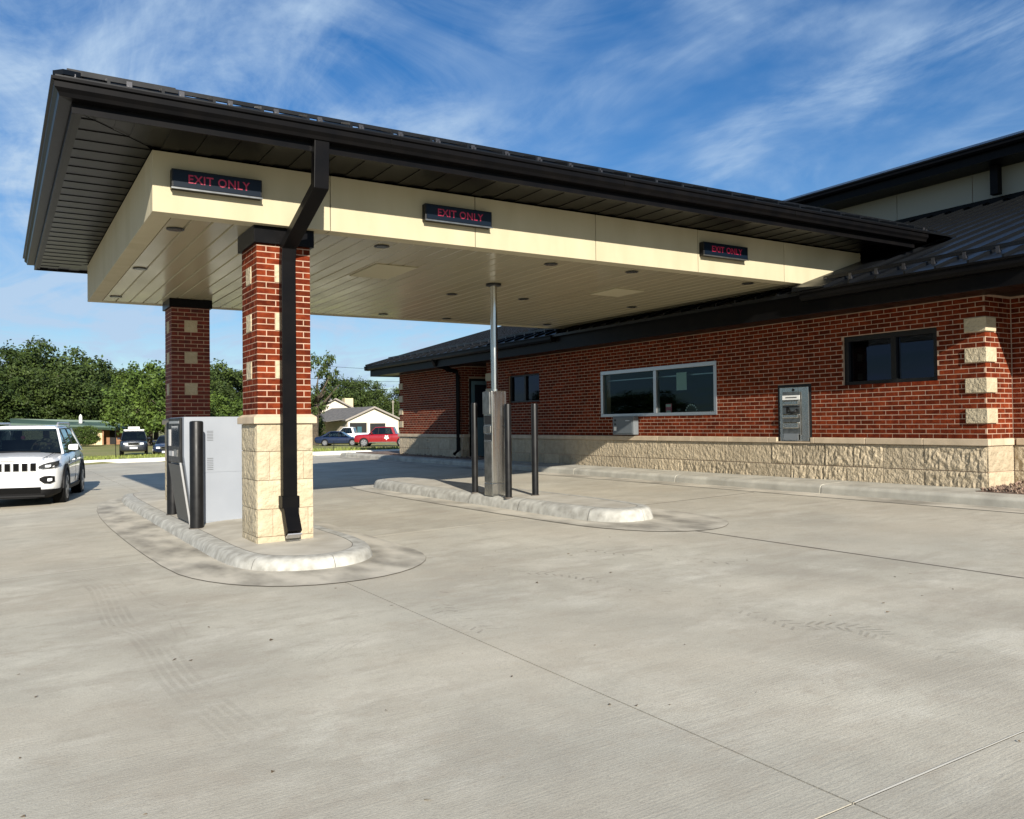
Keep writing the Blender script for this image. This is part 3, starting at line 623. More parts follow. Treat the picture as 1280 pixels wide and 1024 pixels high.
# hip roof
SL = .333; half = (RY1-RY0)/2; zr0 = 4.125; zr1 = zr0+half*SL; ym = (RY0+RY1)/2; xr = RX0+half; xe = 9.98+(zr1-3.15)/.335+.3
mb = MB()
def slope_prism(pts): mb.prism([(a_, b_, c_-.03) for a_, b_, c_ in pts], pts)
o_ = .03
mb = MB(); xv0 = 9.98+(zr0-3.15)/.335-.1
mb.prism([(RX0+o_, RY0+o_, zr0-.02), (xv0, RY0+o_, zr0-.02), (xe, ym, zr1-.03), (xr, ym, zr1-.03)], [(RX0+o_, RY0+o_, zr0+.01), (xv0, RY0+o_, zr0+.01), (xe, ym, zr1), (xr, ym, zr1)])
mb.prism([(RX0+o_, RY1-o_, zr0-.02), (xv0, RY1-o_, zr0-.02), (xe, ym, zr1-.03), (xr, ym, zr1-.03)], [(RX0+o_, RY1-o_, zr0+.01), (xv0, RY1-o_, zr0+.01), (xe, ym, zr1), (xr, ym, zr1)])
mb.prism([(RX0+o_, RY0+o_+.001, zr0-.021), (RX0+o_, RY1-o_-.001, zr0-.021), (xr, ym, zr1-.031)], [(RX0+o_, RY0+o_+.001, zr0+.009), (RX0+o_, RY1-o_-.001, zr0+.009), (xr, ym, zr1-.001)])
mb.build('roof_deck', M_roof, cp)
def seam(root, a_, b_, w=.012, h=.04, name='roof_seam'):
    a_, b_ = Vector(a_), Vector(b_); d = (b_-a_).normalized(); s_ = d.cross(Vector((0, 0, 1))).normalized()*w; u = Vector((0, 0, h))
    mb = MB(); mb.prism([a_-s_, a_+s_, a_+s_+u, a_-s_+u], [b_-s_, b_+s_, b_+s_+u, b_-s_+u]); return mb.build(name, M_roof, root)
x = RX0+.42; seamx = []
while x < 11.9:
    run = min(half, x-RX0); ys_ = RY0+o_; seamx.append(x)
    if x > xv0: break
    seam(cp, (x, ys_, zr0+.01), (x, RY0+run, zr0+.008+(run-o_)*SL)); seam(cp, (x, RY1-o_, zr0+.01), (x, RY1-run, zr0+.008+(run-o_)*SL)); x += .42
y_ = RY0+.5
while y_ < RY1-.3:
    run = min(y_-RY0, RY1-y_, half); seam(cp, (RX0+o_, y_, zr0+.01), (RX0+run, y_, zr0+.008+(run-o_)*SL)); y_ += .42
seam(cp, (RX0+.05, RY0+.05, zr0+.015), (xr, ym, zr1+.01), .05, .04, 'hip_cap'); seam(cp, (RX0+.05, RY1-.05, zr0+.015), (xr, ym, zr1+.01), .05, .04, 'hip_cap')
# snow rails: bar with clamps on the seams
def snow_rail(root, a_, b_, zoff, h=.055, step=.42, nm='snow_rail', up_=.03):
    a_, b_ = Vector(a_), Vector(b_); n_ = int((b_-a_).length/step); d = (b_-a_).normalized(); w = Vector((-d.y, d.x, 0))
    mb = MB(); c = [a_-w*.008, a_+w*.008]; 
    lo = [a_-w*.012+Vector((0, 0, zoff)), a_+w*.012+Vector((0, 0, zoff)), a_+w*.012+Vector((0, 0, zoff+h)), a_-w*.012+Vector((0, 0, zoff+h))]
    mb.prism(lo, [v+(b_-a_) for v in lo]); o = mb.build(nm, M_roof, root)
    cm = MB(); cm.box(-.022, .022, -.016, .02, -.03, zoff+h*.55); cm.box(-.012, .012, -.06, -.02, -.03, zoff*.6)
    me = cm.mesh('rail_clamp', M_clamp)
    for k in range(n_+1):
        p = a_+d*(k*step+.05); q_ = inst(me, 'rail_clamp', o, p, math.atan2(d.y, d.x), (1, 1, 1))
    return o
snow_rail(cp, (.50, 7.78, 4.17), (1.34, 7.78, 4.17), .030, .045)
snow_rail(cp, (1.36, 7.90, 4.21), (xv0-.1, 7.90, 4.21), .035, .036)
# downspout (part of the canopy) from gutter down the pillar
dsp = MB()
def duct(mb, pts, w=.145, d=.10):
    pts = [Vector(p) for p in pts]; rings = []
    for i, p in enumerate(pts):
        a_ = (pts[i]-pts[i-1]).normalized() if i else (pts[1]-pts[0]).normalized(); b_ = (pts[i+1]-pts[i]).normalized() if i < len(pts)-1 else a_
        t = (a_+b_).normalized(); X_ = Vector((1, 0, 0)); n_ = t.cross(X_).normalized(); sc = 1/max(.5, t.dot(a_)); 
        rings.append([p-X_*w/2-n_*d/2*sc, p+X_*w/2-n_*d/2*sc, p+X_*w/2+n_*d/2*sc, p-X_*w/2+n_*d/2*sc])
    return mb.loft(rings)
duct(dsp, [(2.625, 7.74, 3.99), (2.615, 7.74, 3.55), (2.54, 8.515, 3.12), (2.534, 8.527, 2.96), (2.534, 8.527, .49), (2.534, 8.371, .231)])
o = dsp.build('downspout', M_bronze, cp, bevel=.006)
mb = MB(); mb.box(2.446, 2.622, 8.462, 8.605, .47, .59); mb.build('downspout_strap', M_bronze, o)
mb = MB(); mb.prism([(2.464, 8.331, .221), (2.604, 8.331, .221), (2.604, 8.41, .175), (2.464, 8.41, .175)], [(2.464, 8.338, .230), (2.604, 8.338, .230), (2.604, 8.417, .184), (2.464, 8.417, .184)]); mb.build('spout_mouth', M_silver, o)

# EXIT ONLY signs ----------------------------------------------------
def text_mesh(txt, size, M, parent, loc, rot, name='lettering', ext=.002, bold=.012, xs=1):
    c = bpy.data.curves.new('t', 'FONT'); c.body = txt; c.size = size; c.extrude = ext; c.align_x = 'CENTER'; c.align_y = 'CENTER'; c.offset = bold*size*.5; c.resolution_u = 3; c.space_character = 1.08
    o = bpy.data.objects.new('t', c); COL.objects.link(o); bpy.context.view_layer.update()
    me = bpy.data.meshes.new_from_object(o.evaluated_get(bpy.context.evaluated_depsgraph_get())); bpy.data.objects.remove(o)
    bm = bmesh.new(); bm.from_mesh(me); bmesh.ops.remove_doubles(bm, verts=bm.verts, dist=1e-5); bm.verts.index_update(); seen = set()
    for v0 in bm.verts:
        if v0.index in seen: continue
        st, isl = [v0], []
        while st:
            q = st.pop()
            if q.index in seen: continue
            seen.add(q.index); isl.append(q); st += [e_.other_vert(q) for e_ in q.link_edges if e_.other_vert(q).index not in seen]
        fs_ = {f for q in isl for f in q.link_faces}; mp_ = {q.index: i for i, q in enumerate(isl)}
        m2 = bpy.data.meshes.new('letter'); m2.from_pydata([tuple(q.co) for q in isl], [], [[mp_[q.index] for q in f.verts] for f in fs_]); m2.materials.append(M)
        t = bpy.data.objects.new('letter', m2); COL.objects.link(t); t.parent = parent; t.location = loc; t.rotation_euler = rot; t.scale = (xs, 1, 1)
    bm.free()
def exit_sign(x0, label):
    r_ = thing('exit_sign', (x0, CY0, 3.54), 0, label, 'sign', 'illuminated exit only signs on the canopy fascia')
    mb = MB(); mb.box(0, .84, -.09, -.002, 0, .185); mb.build('housing', M_blk, r_, bevel=.005)
    mb = MB(); mb.box(.015, .825, -.094, -.0905, .018, .172); mb.build('sign_face', M_signface, r_)
    mb = MB(); mb.box(-.004, .844, -.098, -.088, -.004, .010); mb.build('lower_edge', M_steeld, r_)
    text_mesh('EXIT ONLY', .112, M_red, r_, (.43, -.0955, .096), (math.pi/2, 0, 0), bold=.03, xs=.96)
    return r_
exit_sign(1.41, 'EXIT ONLY sign leftmost on the fascia, above and left of the sunlit pillar')
exit_sign(4.03, 'EXIT ONLY sign in the middle of the three on the cream fascia')
exit_sign(8.17, 'EXIT ONLY sign rightmost on the fascia, nearest the building roof')

# ------------------------------------------------------------------ bank building
bk = thing('brick_building', (0, 0, 0), 0, 'long single storey red brick bank building with pale stone base and dark metal roofs', 'building')
WX, WY0, WY1, WR = 10.823, 6.12, 19.04, 25.0
BZ0, SZ, CZT, BT = .30, .935, 1.025, 2.90
CH = .0656; BLn = .2032; nC = 29
WIN = [(10.86, 14.2, 1.41, 2.36), (6.77, 8.26, 1.80, 2.53), (16.56, 17.94, 1.80, 2.50)]; BOX = (8.84, 9.50, .965, 1.865)
def wall_cells(parent, x0, x1, ya, yb, za, zb, holes, name='wall'):
    ycs = sorted({ya, yb}|{h[0] for h in holes}|{h[1] for h in holes}); mb = MB()
    for a_, b_ in zip(ycs, ycs[1:]):
        hs3 = sorted([(h[2], h[3]) for h in holes if h[0] <= a_ and h[1] >= b_]); z = za
        for h0, h1 in hs3:
            if h0 > z: mb.box(x0, x1, a_, b_, z, h0)
            z = h1
        if z < zb: mb.box(x0, x1, a_, b_, z, zb)
    return mb.build(name, M_mortar, parent)
wall = wall_cells(bk, WX, WX+.25, WY0, WY1, BZ0, BT, WIN+[BOX])
mb.build('wall', M_mortar, bk) if 0 else None
NF = 20.42; YEND = 24.57
MB().box(WX+.25, 11.42, WY0, WY0+.2, BZ0, BT).build('wall', M_mortar, bk)
w2 = MB().box(11.42, 11.67, -3, WY0+.2, BZ0, BT).build('wall', M_mortar, bk)
MB().box(WX+.26, 13.2, WY1-.2, WY1-.001, BZ0, BT).build('wall', M_mortar, bk); MB().box(13.0, 13.2, WY1, NF, BZ0, BT).build('wall', M_mortar, bk)
MB().box(WX+.26, 13.2, NF, NF+.2, BZ0, BT).build('wall', M_mortar, bk); w3 = MB().box(WX, WX+.25, NF, YEND, BZ0, BT).build('wall', M_mortar, bk); MB().box(WX+.26, 26, YEND-.2, YEND, BZ0, BT).build('wall', M_mortar, bk)
# main wall bricks: run from far to near so the outward normal is -X
random.seed(21)
ln = WY1-WY0
def yh(h): return (WY1-h[1], WY1-h[0], h[2], h[3])
qz = [(CZT+CH*(3+6*k), CZT+CH*(6+6*k)) for k in range(4)]
holes = [yh(h) for h in WIN+[BOX]]+[(ln-.27, ln+1, a_, b_) for a_, b_ in qz]+[(-1, .27, a_, b_) for a_, b_ in qz]
it = face_items((WX, WY1), -math.pi/2, ln, CZT, nC-1, CH, BLn, jt=.0100, holes=holes)
it += face_items((WX+.0165, WY0), 0, 11.42-WX-.0165, CZT, nC-1, CH, BLn, jt=.0100, holes=[(-1, .24, a_, b_) for a_, b_ in qz], shift=1)
brick_objs(wall, it, M_brick, 300)
it = face_items((11.42, WY0-.0165), -math.pi/2, 4.0, CZT, nC-1, CH, BLn, jt=.0100)
it += face_items((WX, NF+.0), 0, 2.18, CZT, nC-1, CH, BLn, jt=.0100, holes=[(.22, .90, .3, 2.62)])
it += face_items((WX, YEND), -math.pi/2, YEND-NF-.0165, CZT, nC-1, CH, BLn, jt=.0100, holes=[(-1, .27, a_, b_) for a_, b_ in qz])
brick_objs(w2, it, M_brick, 0)
# quoin stones at corners
for zq0, zq1 in qz:
    mb = MB(); mb.box(WX-.030, WX+.21, WY0-.030, WY0+.26, zq0+.005, zq1-.005); mb.build('quoin_stone', M_stone, bk, bevel=.008)
    mb = MB(); mb.box(WX-.022, WX+.2, WY1-.26, WY1+.022, zq0+.005, zq1-.005); mb.build('quoin_stone', M_stone, bk)
    mb = MB(); mb.box(WX-.022, WX+.19, YEND-.26, YEND+.022, zq0+.005, zq1-.005); mb.build('quoin_stone', M_stone, bk)
# stone base blocks
from mathutils import noise as NZ
def sblock(parent, org, u, nrm, u0, u1, z0, z1, rough=.028, seed=0, res=.05):
    u = Vector(u); nrm = Vector(nrm); org = Vector(org); nx, ny = max(2, int((u1-u0)/res)), max(2, int((z1-z0)/res)); j = .0055; u0 += j; u1 -= j; z0 += j; z1 -= j; vs = []
    for b in range(ny+1):
        for a2 in range(nx+1):
            s_ = u0+(u1-u0)*a2/nx; z_ = z0+(z1-z0)*b/ny; edge = a2 in (0, nx) or b in (0, ny)
            k = 0 if edge else rough*.6*(.5+.7*NZ.noise(Vector((s_*9+seed, z_*7, 1)))+.9*NZ.noise(Vector((s_*26+seed, z_*16, 4))))
            vs.append(org+u*s_+nrm*k+Vector((0, 0, z_)))
    fs = [(b*(nx+1)+a2, b*(nx+1)+a2+1, (b+1)*(nx+1)+a2+1, (b+1)*(nx+1)+a2) for b in range(ny) for a2 in range(nx)]
    loop = list(range(nx+1))+[b*(nx+1)+nx for b in range(1, ny+1)]+[ny*(nx+1)+a2 for a2 in range(nx-1, -1, -1)]+[b*(nx+1) for b in range(ny-1, 0, -1)]
    o_ = len(vs); vs += [vs[i]-nrm*.03 for i in loop]; L_ = len(loop); fs += [(loop[i], loop[(i+1) % L_], o_+(i+1) % L_, o_+i) for i in range(L_)]
    mb = MB(); mb.add(vs, fs); return mb.build('stone_block', M_split, parent)
base = MB().box(WX-.008, WX+.1, WY0-.008, WY1+.008, .24, SZ).box(WX+.1, 11.40, WY0-.008, WY0+.1, .24, SZ).box(11.407, 11.6, 2, WY0-.012, .24, SZ).box(WX-.008, WX+.1, NF-.008, YEND+.008, .24, SZ).box(WX+.1, 13.0, NF-.008, NF+.1, .24, SZ).build('stone_base', M_mortar, bk)
random.seed(8)
for z0, z1 in ((.27, .60), (.60, SZ)):
    s_ = 0.0
    while s_ < ln:
        L_ = random.choice([.42, .62, .62, .82, .5]); e_ = min(ln, s_+L_); e_ = ln if ln-e_ < .25 else e_
        y1_ = WY1-s_; near = y1_ < 13
        sblock(base, (WX-.020, WY1, 0), (0, -1, 0), (-1, 0, 0), s_, e_, z0, z1, random.choice([.014, .020, .024, .026, .004]) if near else .006, s_*3.3+z0*50, .028 if near else .12); s_ = e_
    sblock(base, (WX-.018, WY0-.020, 0), (1, 0, 0), (0, -1, 0), 0, .60, z0, z1, .006, 91+z0)
    for k in range(6): sblock(base, (WX-.020, YEND, 0), (0, -1, 0), (-1, 0, 0), k*.69, k*.69+.69, z0, z1, .006, k*7+z0*9, .12)
    sblock(base, (WX-.008, NF-.020, 0), (1, 0, 0), (0, -1, 0), 0, .22, z0, z1, .012, 17+z0*9, .09); sblock(base, (WX-.008, NF-.020, 0), (1, 0, 0), (0, -1, 0), .92, 1.7, z0, z1, .012, 17+z0*9, .09)
    for k in range(4): sblock(base, (11.393, WY0-.03, 0), (0, -1, 0), (-1, 0, 0), k*.6, k*.6+.6, z0, z1, .024, k*5+z0*9)
# cap stones
def cap(x0, x1, y0, y1):
    mb = MB(); mb.box(x0, x1, y0, y1, SZ+.002, CZT); mb.build('cap_stone', M_cap, base, bevel=.008)
y_ = WY0-.05
while y_ < WY1:
    e_ = min(WY1+.05, y_+.9)
    lo, hi = y_+.003, e_-.003
    for a_, b_ in ([(lo, hi)] if hi < BOX[0] or lo > BOX[1] else [(lo, min(hi, BOX[0])), (max(lo, BOX[1]), hi)]):
        if b_-a_ > .02: cap(WX-.055, WX+.012, a_, b_)
    y_ = e_
mb = MB(); mb.box(WX-.052, WX+.012, BOX[0], BOX[1], SZ+.002, BOX[2]-.004); mb.build('cap_stone', M_cap, base)
cap(WX+.013, WX+.3, WY0-.05, WY0+.012); cap(WX+.306, 11.37, WY0-.05, WY0+.012)
for k in range(4): cap(11.372, 11.43, WY0-.06-.9*(k+1), WY0-.06-.9*k-.006)
for k in range(5): cap(WX-.055, WX+.012, YEND+.05-.84*(k+1)+.003, YEND+.05-.84*k-.003)
cap(WX+.013, WX+.215, NF-.05, NF+.012); cap(WX+.925, 12.9, NF-.05, NF+.012)
# windows
def window(h, frameM, glassM, mull, fwid=.06, proud=.012, inset=0):
    y0, y1, z0, z1 = h; r_ = thing('window', (WX+inset, 0, 0)); r_.parent = bk; p_ = proud
    mb = MB(); mb.box(-p_, .09, y0, y1, z1-fwid, z1); mb.box(-p_, .09, y0, y1, z0, z0+fwid*.8); mb.box(-p_+.001, .09, y0, y0+fwid, z0+fwid*.8, z1-fwid); mb.box(-p_+.001, .09, y1-fwid, y1, z0+fwid*.8, z1-fwid); mb.build('frame', frameM, r_, bevel=.004)
    for ym_ in mull: mb = MB(); mb.box(-p_+.004, .085, ym_-fwid*.55, ym_+fwid*.55, z0+fwid*.8, z1-fwid); mb.build('mullion', frameM, r_, bevel=.003)
    ed = [y0+fwid]+[v for ym_ in mull for v in (ym_-fwid*.55, ym_+fwid*.55)]+[y1-fwid]
    for i in range(0, len(ed), 2):
        mb = MB(); mb.add([(.035, ed[i], z0+fwid*.8), (.035, ed[i+1], z0+fwid*.8), (.035, ed[i+1], z1-fwid), (.035, ed[i], z1-fwid)], [(0, 1, 2, 3)]); mb.build('pane', glassM, r_)
    return r_
window(WIN[0], M_alu, M_glassm, [12.5], .075)
window(WIN[1], M_blk, M_glassd, [7.45], .075, inset=.05)
window(WIN[2], M_blk, M_glassd, [17.25], .06, inset=.05)
# interior shell, visible through the glass
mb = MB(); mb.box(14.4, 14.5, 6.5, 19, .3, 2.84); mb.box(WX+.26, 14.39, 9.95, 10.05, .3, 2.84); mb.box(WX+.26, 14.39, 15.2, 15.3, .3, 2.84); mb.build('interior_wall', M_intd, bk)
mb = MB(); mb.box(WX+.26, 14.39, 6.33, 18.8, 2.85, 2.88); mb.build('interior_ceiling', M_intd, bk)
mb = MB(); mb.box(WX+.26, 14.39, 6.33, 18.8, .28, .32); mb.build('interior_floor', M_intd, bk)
mb = MB(); mb.box(WX+.12, WX+.75, 10.9, 14.15, 1.30, 1.34); mb.build('teller_counter', M_intm, bk)
mb = MB(); mb.box(WX+.115, WX+.135, 10.95, 14.1, 2.15, 2.17); mb.build('window_light_line', M_alu, bk)  # bright bar added for the light line reflected near the window top
# things behind the teller window
def small(name, label, cat, fn, loc, M, bev=0):
    mb = MB(); fn(mb); o = mb.build(name, M, None, bevel=bev); o.location = loc; return tag(o, label, cat)
nb = thing('notice_sheet', (WX+.05, 11.68, 1.88), 0, 'pale notice sheet taped inside the right pane of the teller window', 'notice')
MB().box(0, .004, 0, .27, 0, .33).build('sheet', mat('pale_green_paper', (.45, .55, .50), .8), nb)
pk = thing('flyer_stand', (WX+.16, 12.22, 1.34), 0, 'small pink and white flyer stand beside the window mullion', 'flyer')
MB().box(0, .01, 0, .16, .02, .30).build('pink_card', M_pink, pk); MB().box(-.004, -.001, .01, .15, .24, .29).build('white_strip', M_paper, pk); MB().box(-.004, -.001, .02, .14, .12, .17).build('white_strip', M_paper, pk); MB().box(-.02, .05, .02, .14, 0, .02).build('foot', M_blk, pk)
cu = thing('pen_cup', (WX+.22, 12.02, 1.34), 0, 'little white cup on the counter right of the pink flyer', 'cup'); MB().tube([(0, 0, 0), (0, 0, .11)], [.026, .032]).build('cup_body', M_paper, cu)
ar = thing('arched_display', (WX+.2, 11.62, 1.34), 0, 'dark round topped counter display with white edge dots', 'display')
mb = MB(); mb.prism([(0, .16*math.cos(math.pi*k/12)+.1, .16*math.sin(math.pi*k/12)+.12) for k in range(13)]+[(0, -.06, 0), (0, .26, 0)], [(.02, .16*math.cos(math.pi*k/12)+.1, .16*math.sin(math.pi*k/12)+.12) for k in range(13)]+[(.02, -.06, 0), (.02, .26, 0)]); mb.build('panel', M_ink, ar)
mb = MB()
for k in range(1, 9): 
    a_ = math.pi*k/9; mb.tube([(-.006, .15*math.cos(a_)+.1, .15*math.sin(a_)+.12), (-.001, .15*math.cos(a_)+.1, .15*math.sin(a_)+.12)], .016, 8)
mb.build('white_dots', M_paper, ar)
bxx = thing('tissue_box', (WX+.2, 11.15, 1.34), 0, 'grey tissue box at the right end of the teller counter', 'box'); MB().box(0, .12, 0, .2, 0, .10).build('carton', M_alu, bxx, bevel=.004); MB().box(.03, .07, .06, .12, .101, .15).build('tissue', M_paper, bxx)
pp = thing('paper_tray', (WX+.2, 13.35, 1.34), 0, 'low tray of white papers behind the left teller pane', 'tray'); MB().box(0, .25, 0, .32, 0, .04).build('tray', M_dkgrey, pp); MB().box(.01, .24, .01, .31, .041, .055).build('papers', M_paper, pp)
# deal drawer under the teller window
dd = thing('deal_drawer', (WX, 13.0, 1.05), 0, 'grey metal deal drawer box mounted under the teller window', 'drawer')
MB().box(-.13, -.002, 0, .66, 0, .37).build('drawer_case', mat('grey_enamel', (.13, .145, .155), .5), dd, bevel=.008)
MB().box(-.142, -.131, .03, .63, .03, .34).build('drawer_door', mat('grey_enamel_door', (.105, .12, .13), .45), dd, bevel=.004)
for z in (.29, .21): MB().tube([(-.15, .56, z), (-.1425, .56, z)], .022, 12).build('speaker_port', M_can, dd)
MB().box(-.146, -.143, .52, .60, .08, .16).build('decal', M_paper, dd)
MB().box(-.155, -.143, .10, .22, .27, .285).build('handle', M_silver, dd)
# night deposit unit
nd = thing('deposit_unit', (WX, BOX[0], BOX[2]), 0, 'stainless steel night deposit unit recessed in the brick wall', 'deposit box')
MB().box(-.004, .3, .001, .034, .001, .898).box(-.004, .3, .605, .659, .001, .898).box(-.004, .3, .034, .605, .855, .898).build('surround', M_blk, nd)
MB().box(-.03, .10, .034, .605, 0.0, .855).build('face_plate', M_steel, nd, bevel=.006)
MB().box(-.05, -.036, .18, .53, .10, .78).build('centre_panel', M_steeld, nd, bevel=.004)
MB().box(-.056, -.051, .185, .525, .655, .725).build('label_strip', M_paper, nd); MB().box(-.058, -.0565, .24, .46, .683, .700).build('print_line', M_ink, nd)
MB().box(-.075, -.051, .20, .51, .57, .64).build('hood', M_steel, nd, bevel=.01)
MB().box(-.07, -.051, .20, .51, .535, .555).build('slot_lip', M_blk, nd)
mb = MB(); mb.tube([(-.055, .24, .50), (-.10, .25, .46), (-.10, .40, .45), (-.055, .43, .53)], .017, 10); mb.build('pull_handle', M_blk, nd, smooth=True)
MB().box(-.085, -.051, .20, .51, .36, .43).build('drawer_lip', M_steel, nd, bevel=.015); MB().box(-.08, -.051, .20, .51, .20, .30).build('drawer_front', M_steel, nd, bevel=.02)
MB().box(-.06, -.051, .22, .50, .02, .12).build('lower_plate', M_alu, nd)
MB().tube([(-.04, .33, .81), (-.03, .33, .81)], .022, 14).build('key_lock', M_can, nd)
# roof, eave
EXW = 9.98; EZ = 3.15; RS = .335; YE = 25.42; YN = -4
def rz_(x): return EZ+(x-EXW)*RS
XU = 18.05
mb = MB()
a0, a1 = EXW+.05, 30.
YC = 5.17; XC = 10.70
top = [(a0, YC, rz_(a0)), (XC, YC, rz_(XC)), (XC, YN, rz_(XC)), (XU, YN, rz_(XU)), (XU, YE-(XU-EXW), rz_(XU)), (a0, YE-.05, rz_(a0))]
mb.prism([(x, y, z-.05) for x, y, z in top], top)
top = [(a0, YE-.05, rz_(a0)), (XU, YE-(XU-EXW), rz_(XU)), (22, YE-(XU-EXW), rz_(XU)), (30, YE-.05, rz_(a0))]
mb.prism([(x, y+.001, z-.051) for x, y, z in top], [(x, y+.001, z-.001) for x, y, z in top])
mb.build('roof_deck', M_roof, bk)
y_ = YN+.2
while y_ < YE-.3:
    run = min(XU-EXW, YE-y_)
    if 7.9 < y_ < 15.6: st = None
    x_0 = EXW+.05 if y_ > YC else XC+.02; seam(bk, (x_0, y_, rz_(x_0)-.003), (EXW+run-.02, y_, rz_(EXW+run-.02)-.003), .014, .045); y_ += .42
seam(bk, (EXW+.05, YE-.05, rz_(EXW+.05)), (XU, YE-(XU-EXW), rz_(XU)), .06, .05, 'hip_cap')
x = EXW+.5
while x < 20: seam(bk, (x, YE-.05, EZ+.013), (x, max(YE-(x-EXW), YE-(XU-EXW)), min(rz_(XU), rz_(x))-.003), .014, .045); x += .42
snow_rail(bk, (EXW+.50, YC+.1, rz_(EXW+.50)), (EXW+.50, 8.3, rz_(EXW+.5)), .05, .05, .42)
snow_rail(bk, (EXW+.50, 15.3, rz_(EXW+.50)), (EXW+.50, 24.6, rz_(EXW+.5)), .05, .05, .42)
# cricket flashing where canopy meets roof
mb = MB(); xa, xb = EXW+.25, 13.2
mb.prism([(EXW+.02, 7.95, rz_(EXW+.02)+.02), (EXW+.02, 8.488, rz_(EXW+.02)+.02), (xb, 8.488, rz_(xb)+.02), (xb, 8.25, rz_(xb)+.02)], [(EXW+.02, 7.95, rz_(EXW+.02)+.035), (EXW+.02, 8.488, rz_(EXW+.02)+.09), (xb, 8.488, rz_(xb)+.09), (xb, 8.25, rz_(xb)+.035)]); mb.build('roof_flashing', M_roof, bk)
gp = [(0, .0), (0, -.025), (.02, -.035), (.02, -.09), (.05, -.13), (.15, -.135), (.15, -.002), (.03, -.002)]
for y0, y1 in ((YC, 8.35), (14.85, YE)):
    mb = MB(); mb.exty([(EXW+u, EZ+.01+v) for u, v in gp], y0, y1); mb.build('gutter', M_bronze, bk)
mb = MB(); mb.extx([(YE-u, EZ+.01+v) for u, v in gp], EXW, 30); mb.build('gutter', M_bronze, bk)
mb = MB(); mb.box(EXW+.152, EXW+.19, YC+.05, YE-.17, 2.84, EZ); mb.box(EXW+.191, XC+.1, YC+.05, YC+.09, 2.84, EZ); mb.box(XC+.101, XC+.14, YN, YC+.09, 2.84, EZ+.2); mb.box(EXW+.152, 30, YE-.19, YE-.152, 2.84, EZ-.001); mb.build('fascia_board', M_bronze, bk)
mb = MB(); mb.box(EXW+.191, WX+.2, YC+.091, YE-.191, 2.885, 2.905); mb.box(WX+.21, 13.1, 19.05, 20.41, 2.885, 2.905); mb.box(WX+.201, 26, 24.575, YE-.191, 2.885, 2.905); mb.box(XC+.141, 14.3, YN, YC+.09, 2.886, 2.904); mb.box(WX+.21, 14.3, YC+.0905, WY0-.01, 2.886, 2.904); mb.build('soffit', M_bronze, bk)
k = YC+.1
while k < YE-.6: MB().box(EXW+.195, WX-.005, k+.004, k+.296, 2.868, 2.884).build('soffit_panel', M_soffit, bk); k += .3
# wing downspout and leader
mb = MB()
def duct2(pts, w=.10, d=.08, name='downspout'):
    mb = MB(); mb.tube(pts, .06, 4); return mb.build(name, M_bronze, bk)
duct2([(10.06, 20.6, 3.05), (10.10, 20.6, 2.92), (10.5, 20.5, 2.80)])
duct2([(10.45, 20.6, 2.80), (10.72, 20.52, 2.74), (10.76, 20.52, 2.6), (10.76, 20.52, .60), (10.62, 20.5, .48)])
# door in the notch
dr = thing('door', (WX+.225, NF-.005, .38)); dr.parent = bk
MB().box(0, .68, -.02, .0, 0, 2.16).build('frame', M_blk, dr); MB().box(.06, .62, -.035, -.021, .03, 2.10).build('leaf', mat('teal_reflection_door', (.13, .22, .25), .4), dr)  # bluish reflection is put into the leaf's base colour
MB().box(.16, .52, -.04, -.036, 1.1, 2.0).build('pane', M_screen, dr); MB().box(.52, .55, -.075, -.041, .95, 1.15).build('handle', M_steel, dr)
# clerestory storey
mb = MB(); mb.box(XU, XU+.3, YN, 24, 5.6, 6.75); mb.build('upper_wall_core', M_mortar, bk)
k = YN
M_up = mat('upper_wall_panel', (.30, .29, .235), .8, rnd=.03)
while k < 23: MB().box(XU-.02, XU-.001, k+.006, k+1.79, 5.8, 6.72).build('upper_wall_panel', M_up, bk); k += 1.8
mb = MB(); mb.box(XU-.06, XU-.021, YN, 24, 5.7, 5.94); mb.build('upper_flashing', M_bronze, bk)
UE = 17.16; UZ = 6.86
mb = MB(); mb.exty([(UE+u, UZ+v) for u, v in gp], YN, 22); mb.build('gutter', M_bronze, bk)
mb = MB(); mb.box(UE+.152, UE+.19, YN, 22, 6.55, UZ); mb.box(UE+.19, XU+.1, YN, 22, 6.55, 6.60); mb.build('upper_soffit', M_bronze, bk)
mb = MB(); t_ = [(UE+.02, YN, UZ+.02), (26, YN, UZ+.02+8.8*.333), (26, 22, UZ+.02+8.8*.333), (UE+.02, 22, UZ+.02)]; mb.prism([(x, y, z-.05) for x, y, z in t_], t_); mb.build('upper_roof_deck', M_roof, bk)
mb = MB(); mb.box(17.74, 17.90, 9.70, 9.86, 5.95, 6.72); mb.build('downspout', M_bronze, bk)

# ------------------------------------------------------------------ island furniture
def bollard(x, y_, r_, h, z0, label, group):
    b_ = thing('bollard', (x, y_, z0), 0, label, 'bollard', group)
    MB().tube([(0, 0, 0), (0, 0, h-.02), (0, 0, h-.006), (0, 0, h)], [r_, r_, r_*.93, r_*.6], 28).build('post', M_blk, b_, angle=40)
    MB().tube([(0, 0, -.005), (0, 0, .012)], r_+.012, 28).build('base_ring', M_joint, b_)
bollard(2.025, 10.511, .078, 1.27, .10, 'fat black bollard standing before the white cabinet side', 'fat black bollards at the cash machine')
bollard(2.07, 12.36, .078, 1.27, .10, 'fat black bollard behind the cash machine, left of its dark face', 'fat black bollards at the cash machine')
bollard(6.13, 11.17, .047, 1.35, .265, 'slim black bollard left of the steel kiosk', 'slim black bollards round the kiosk')
bollard(6.085, 10.12, .047, 1.31, .262, 'slim black bollard overlapping the front of the steel kiosk', 'slim black bollards round the kiosk')
bollard(6.50, 10.08, .047, 1.30, .276, 'slim black bollard standing free at the right of the kiosk', 'slim black bollards round the kiosk')
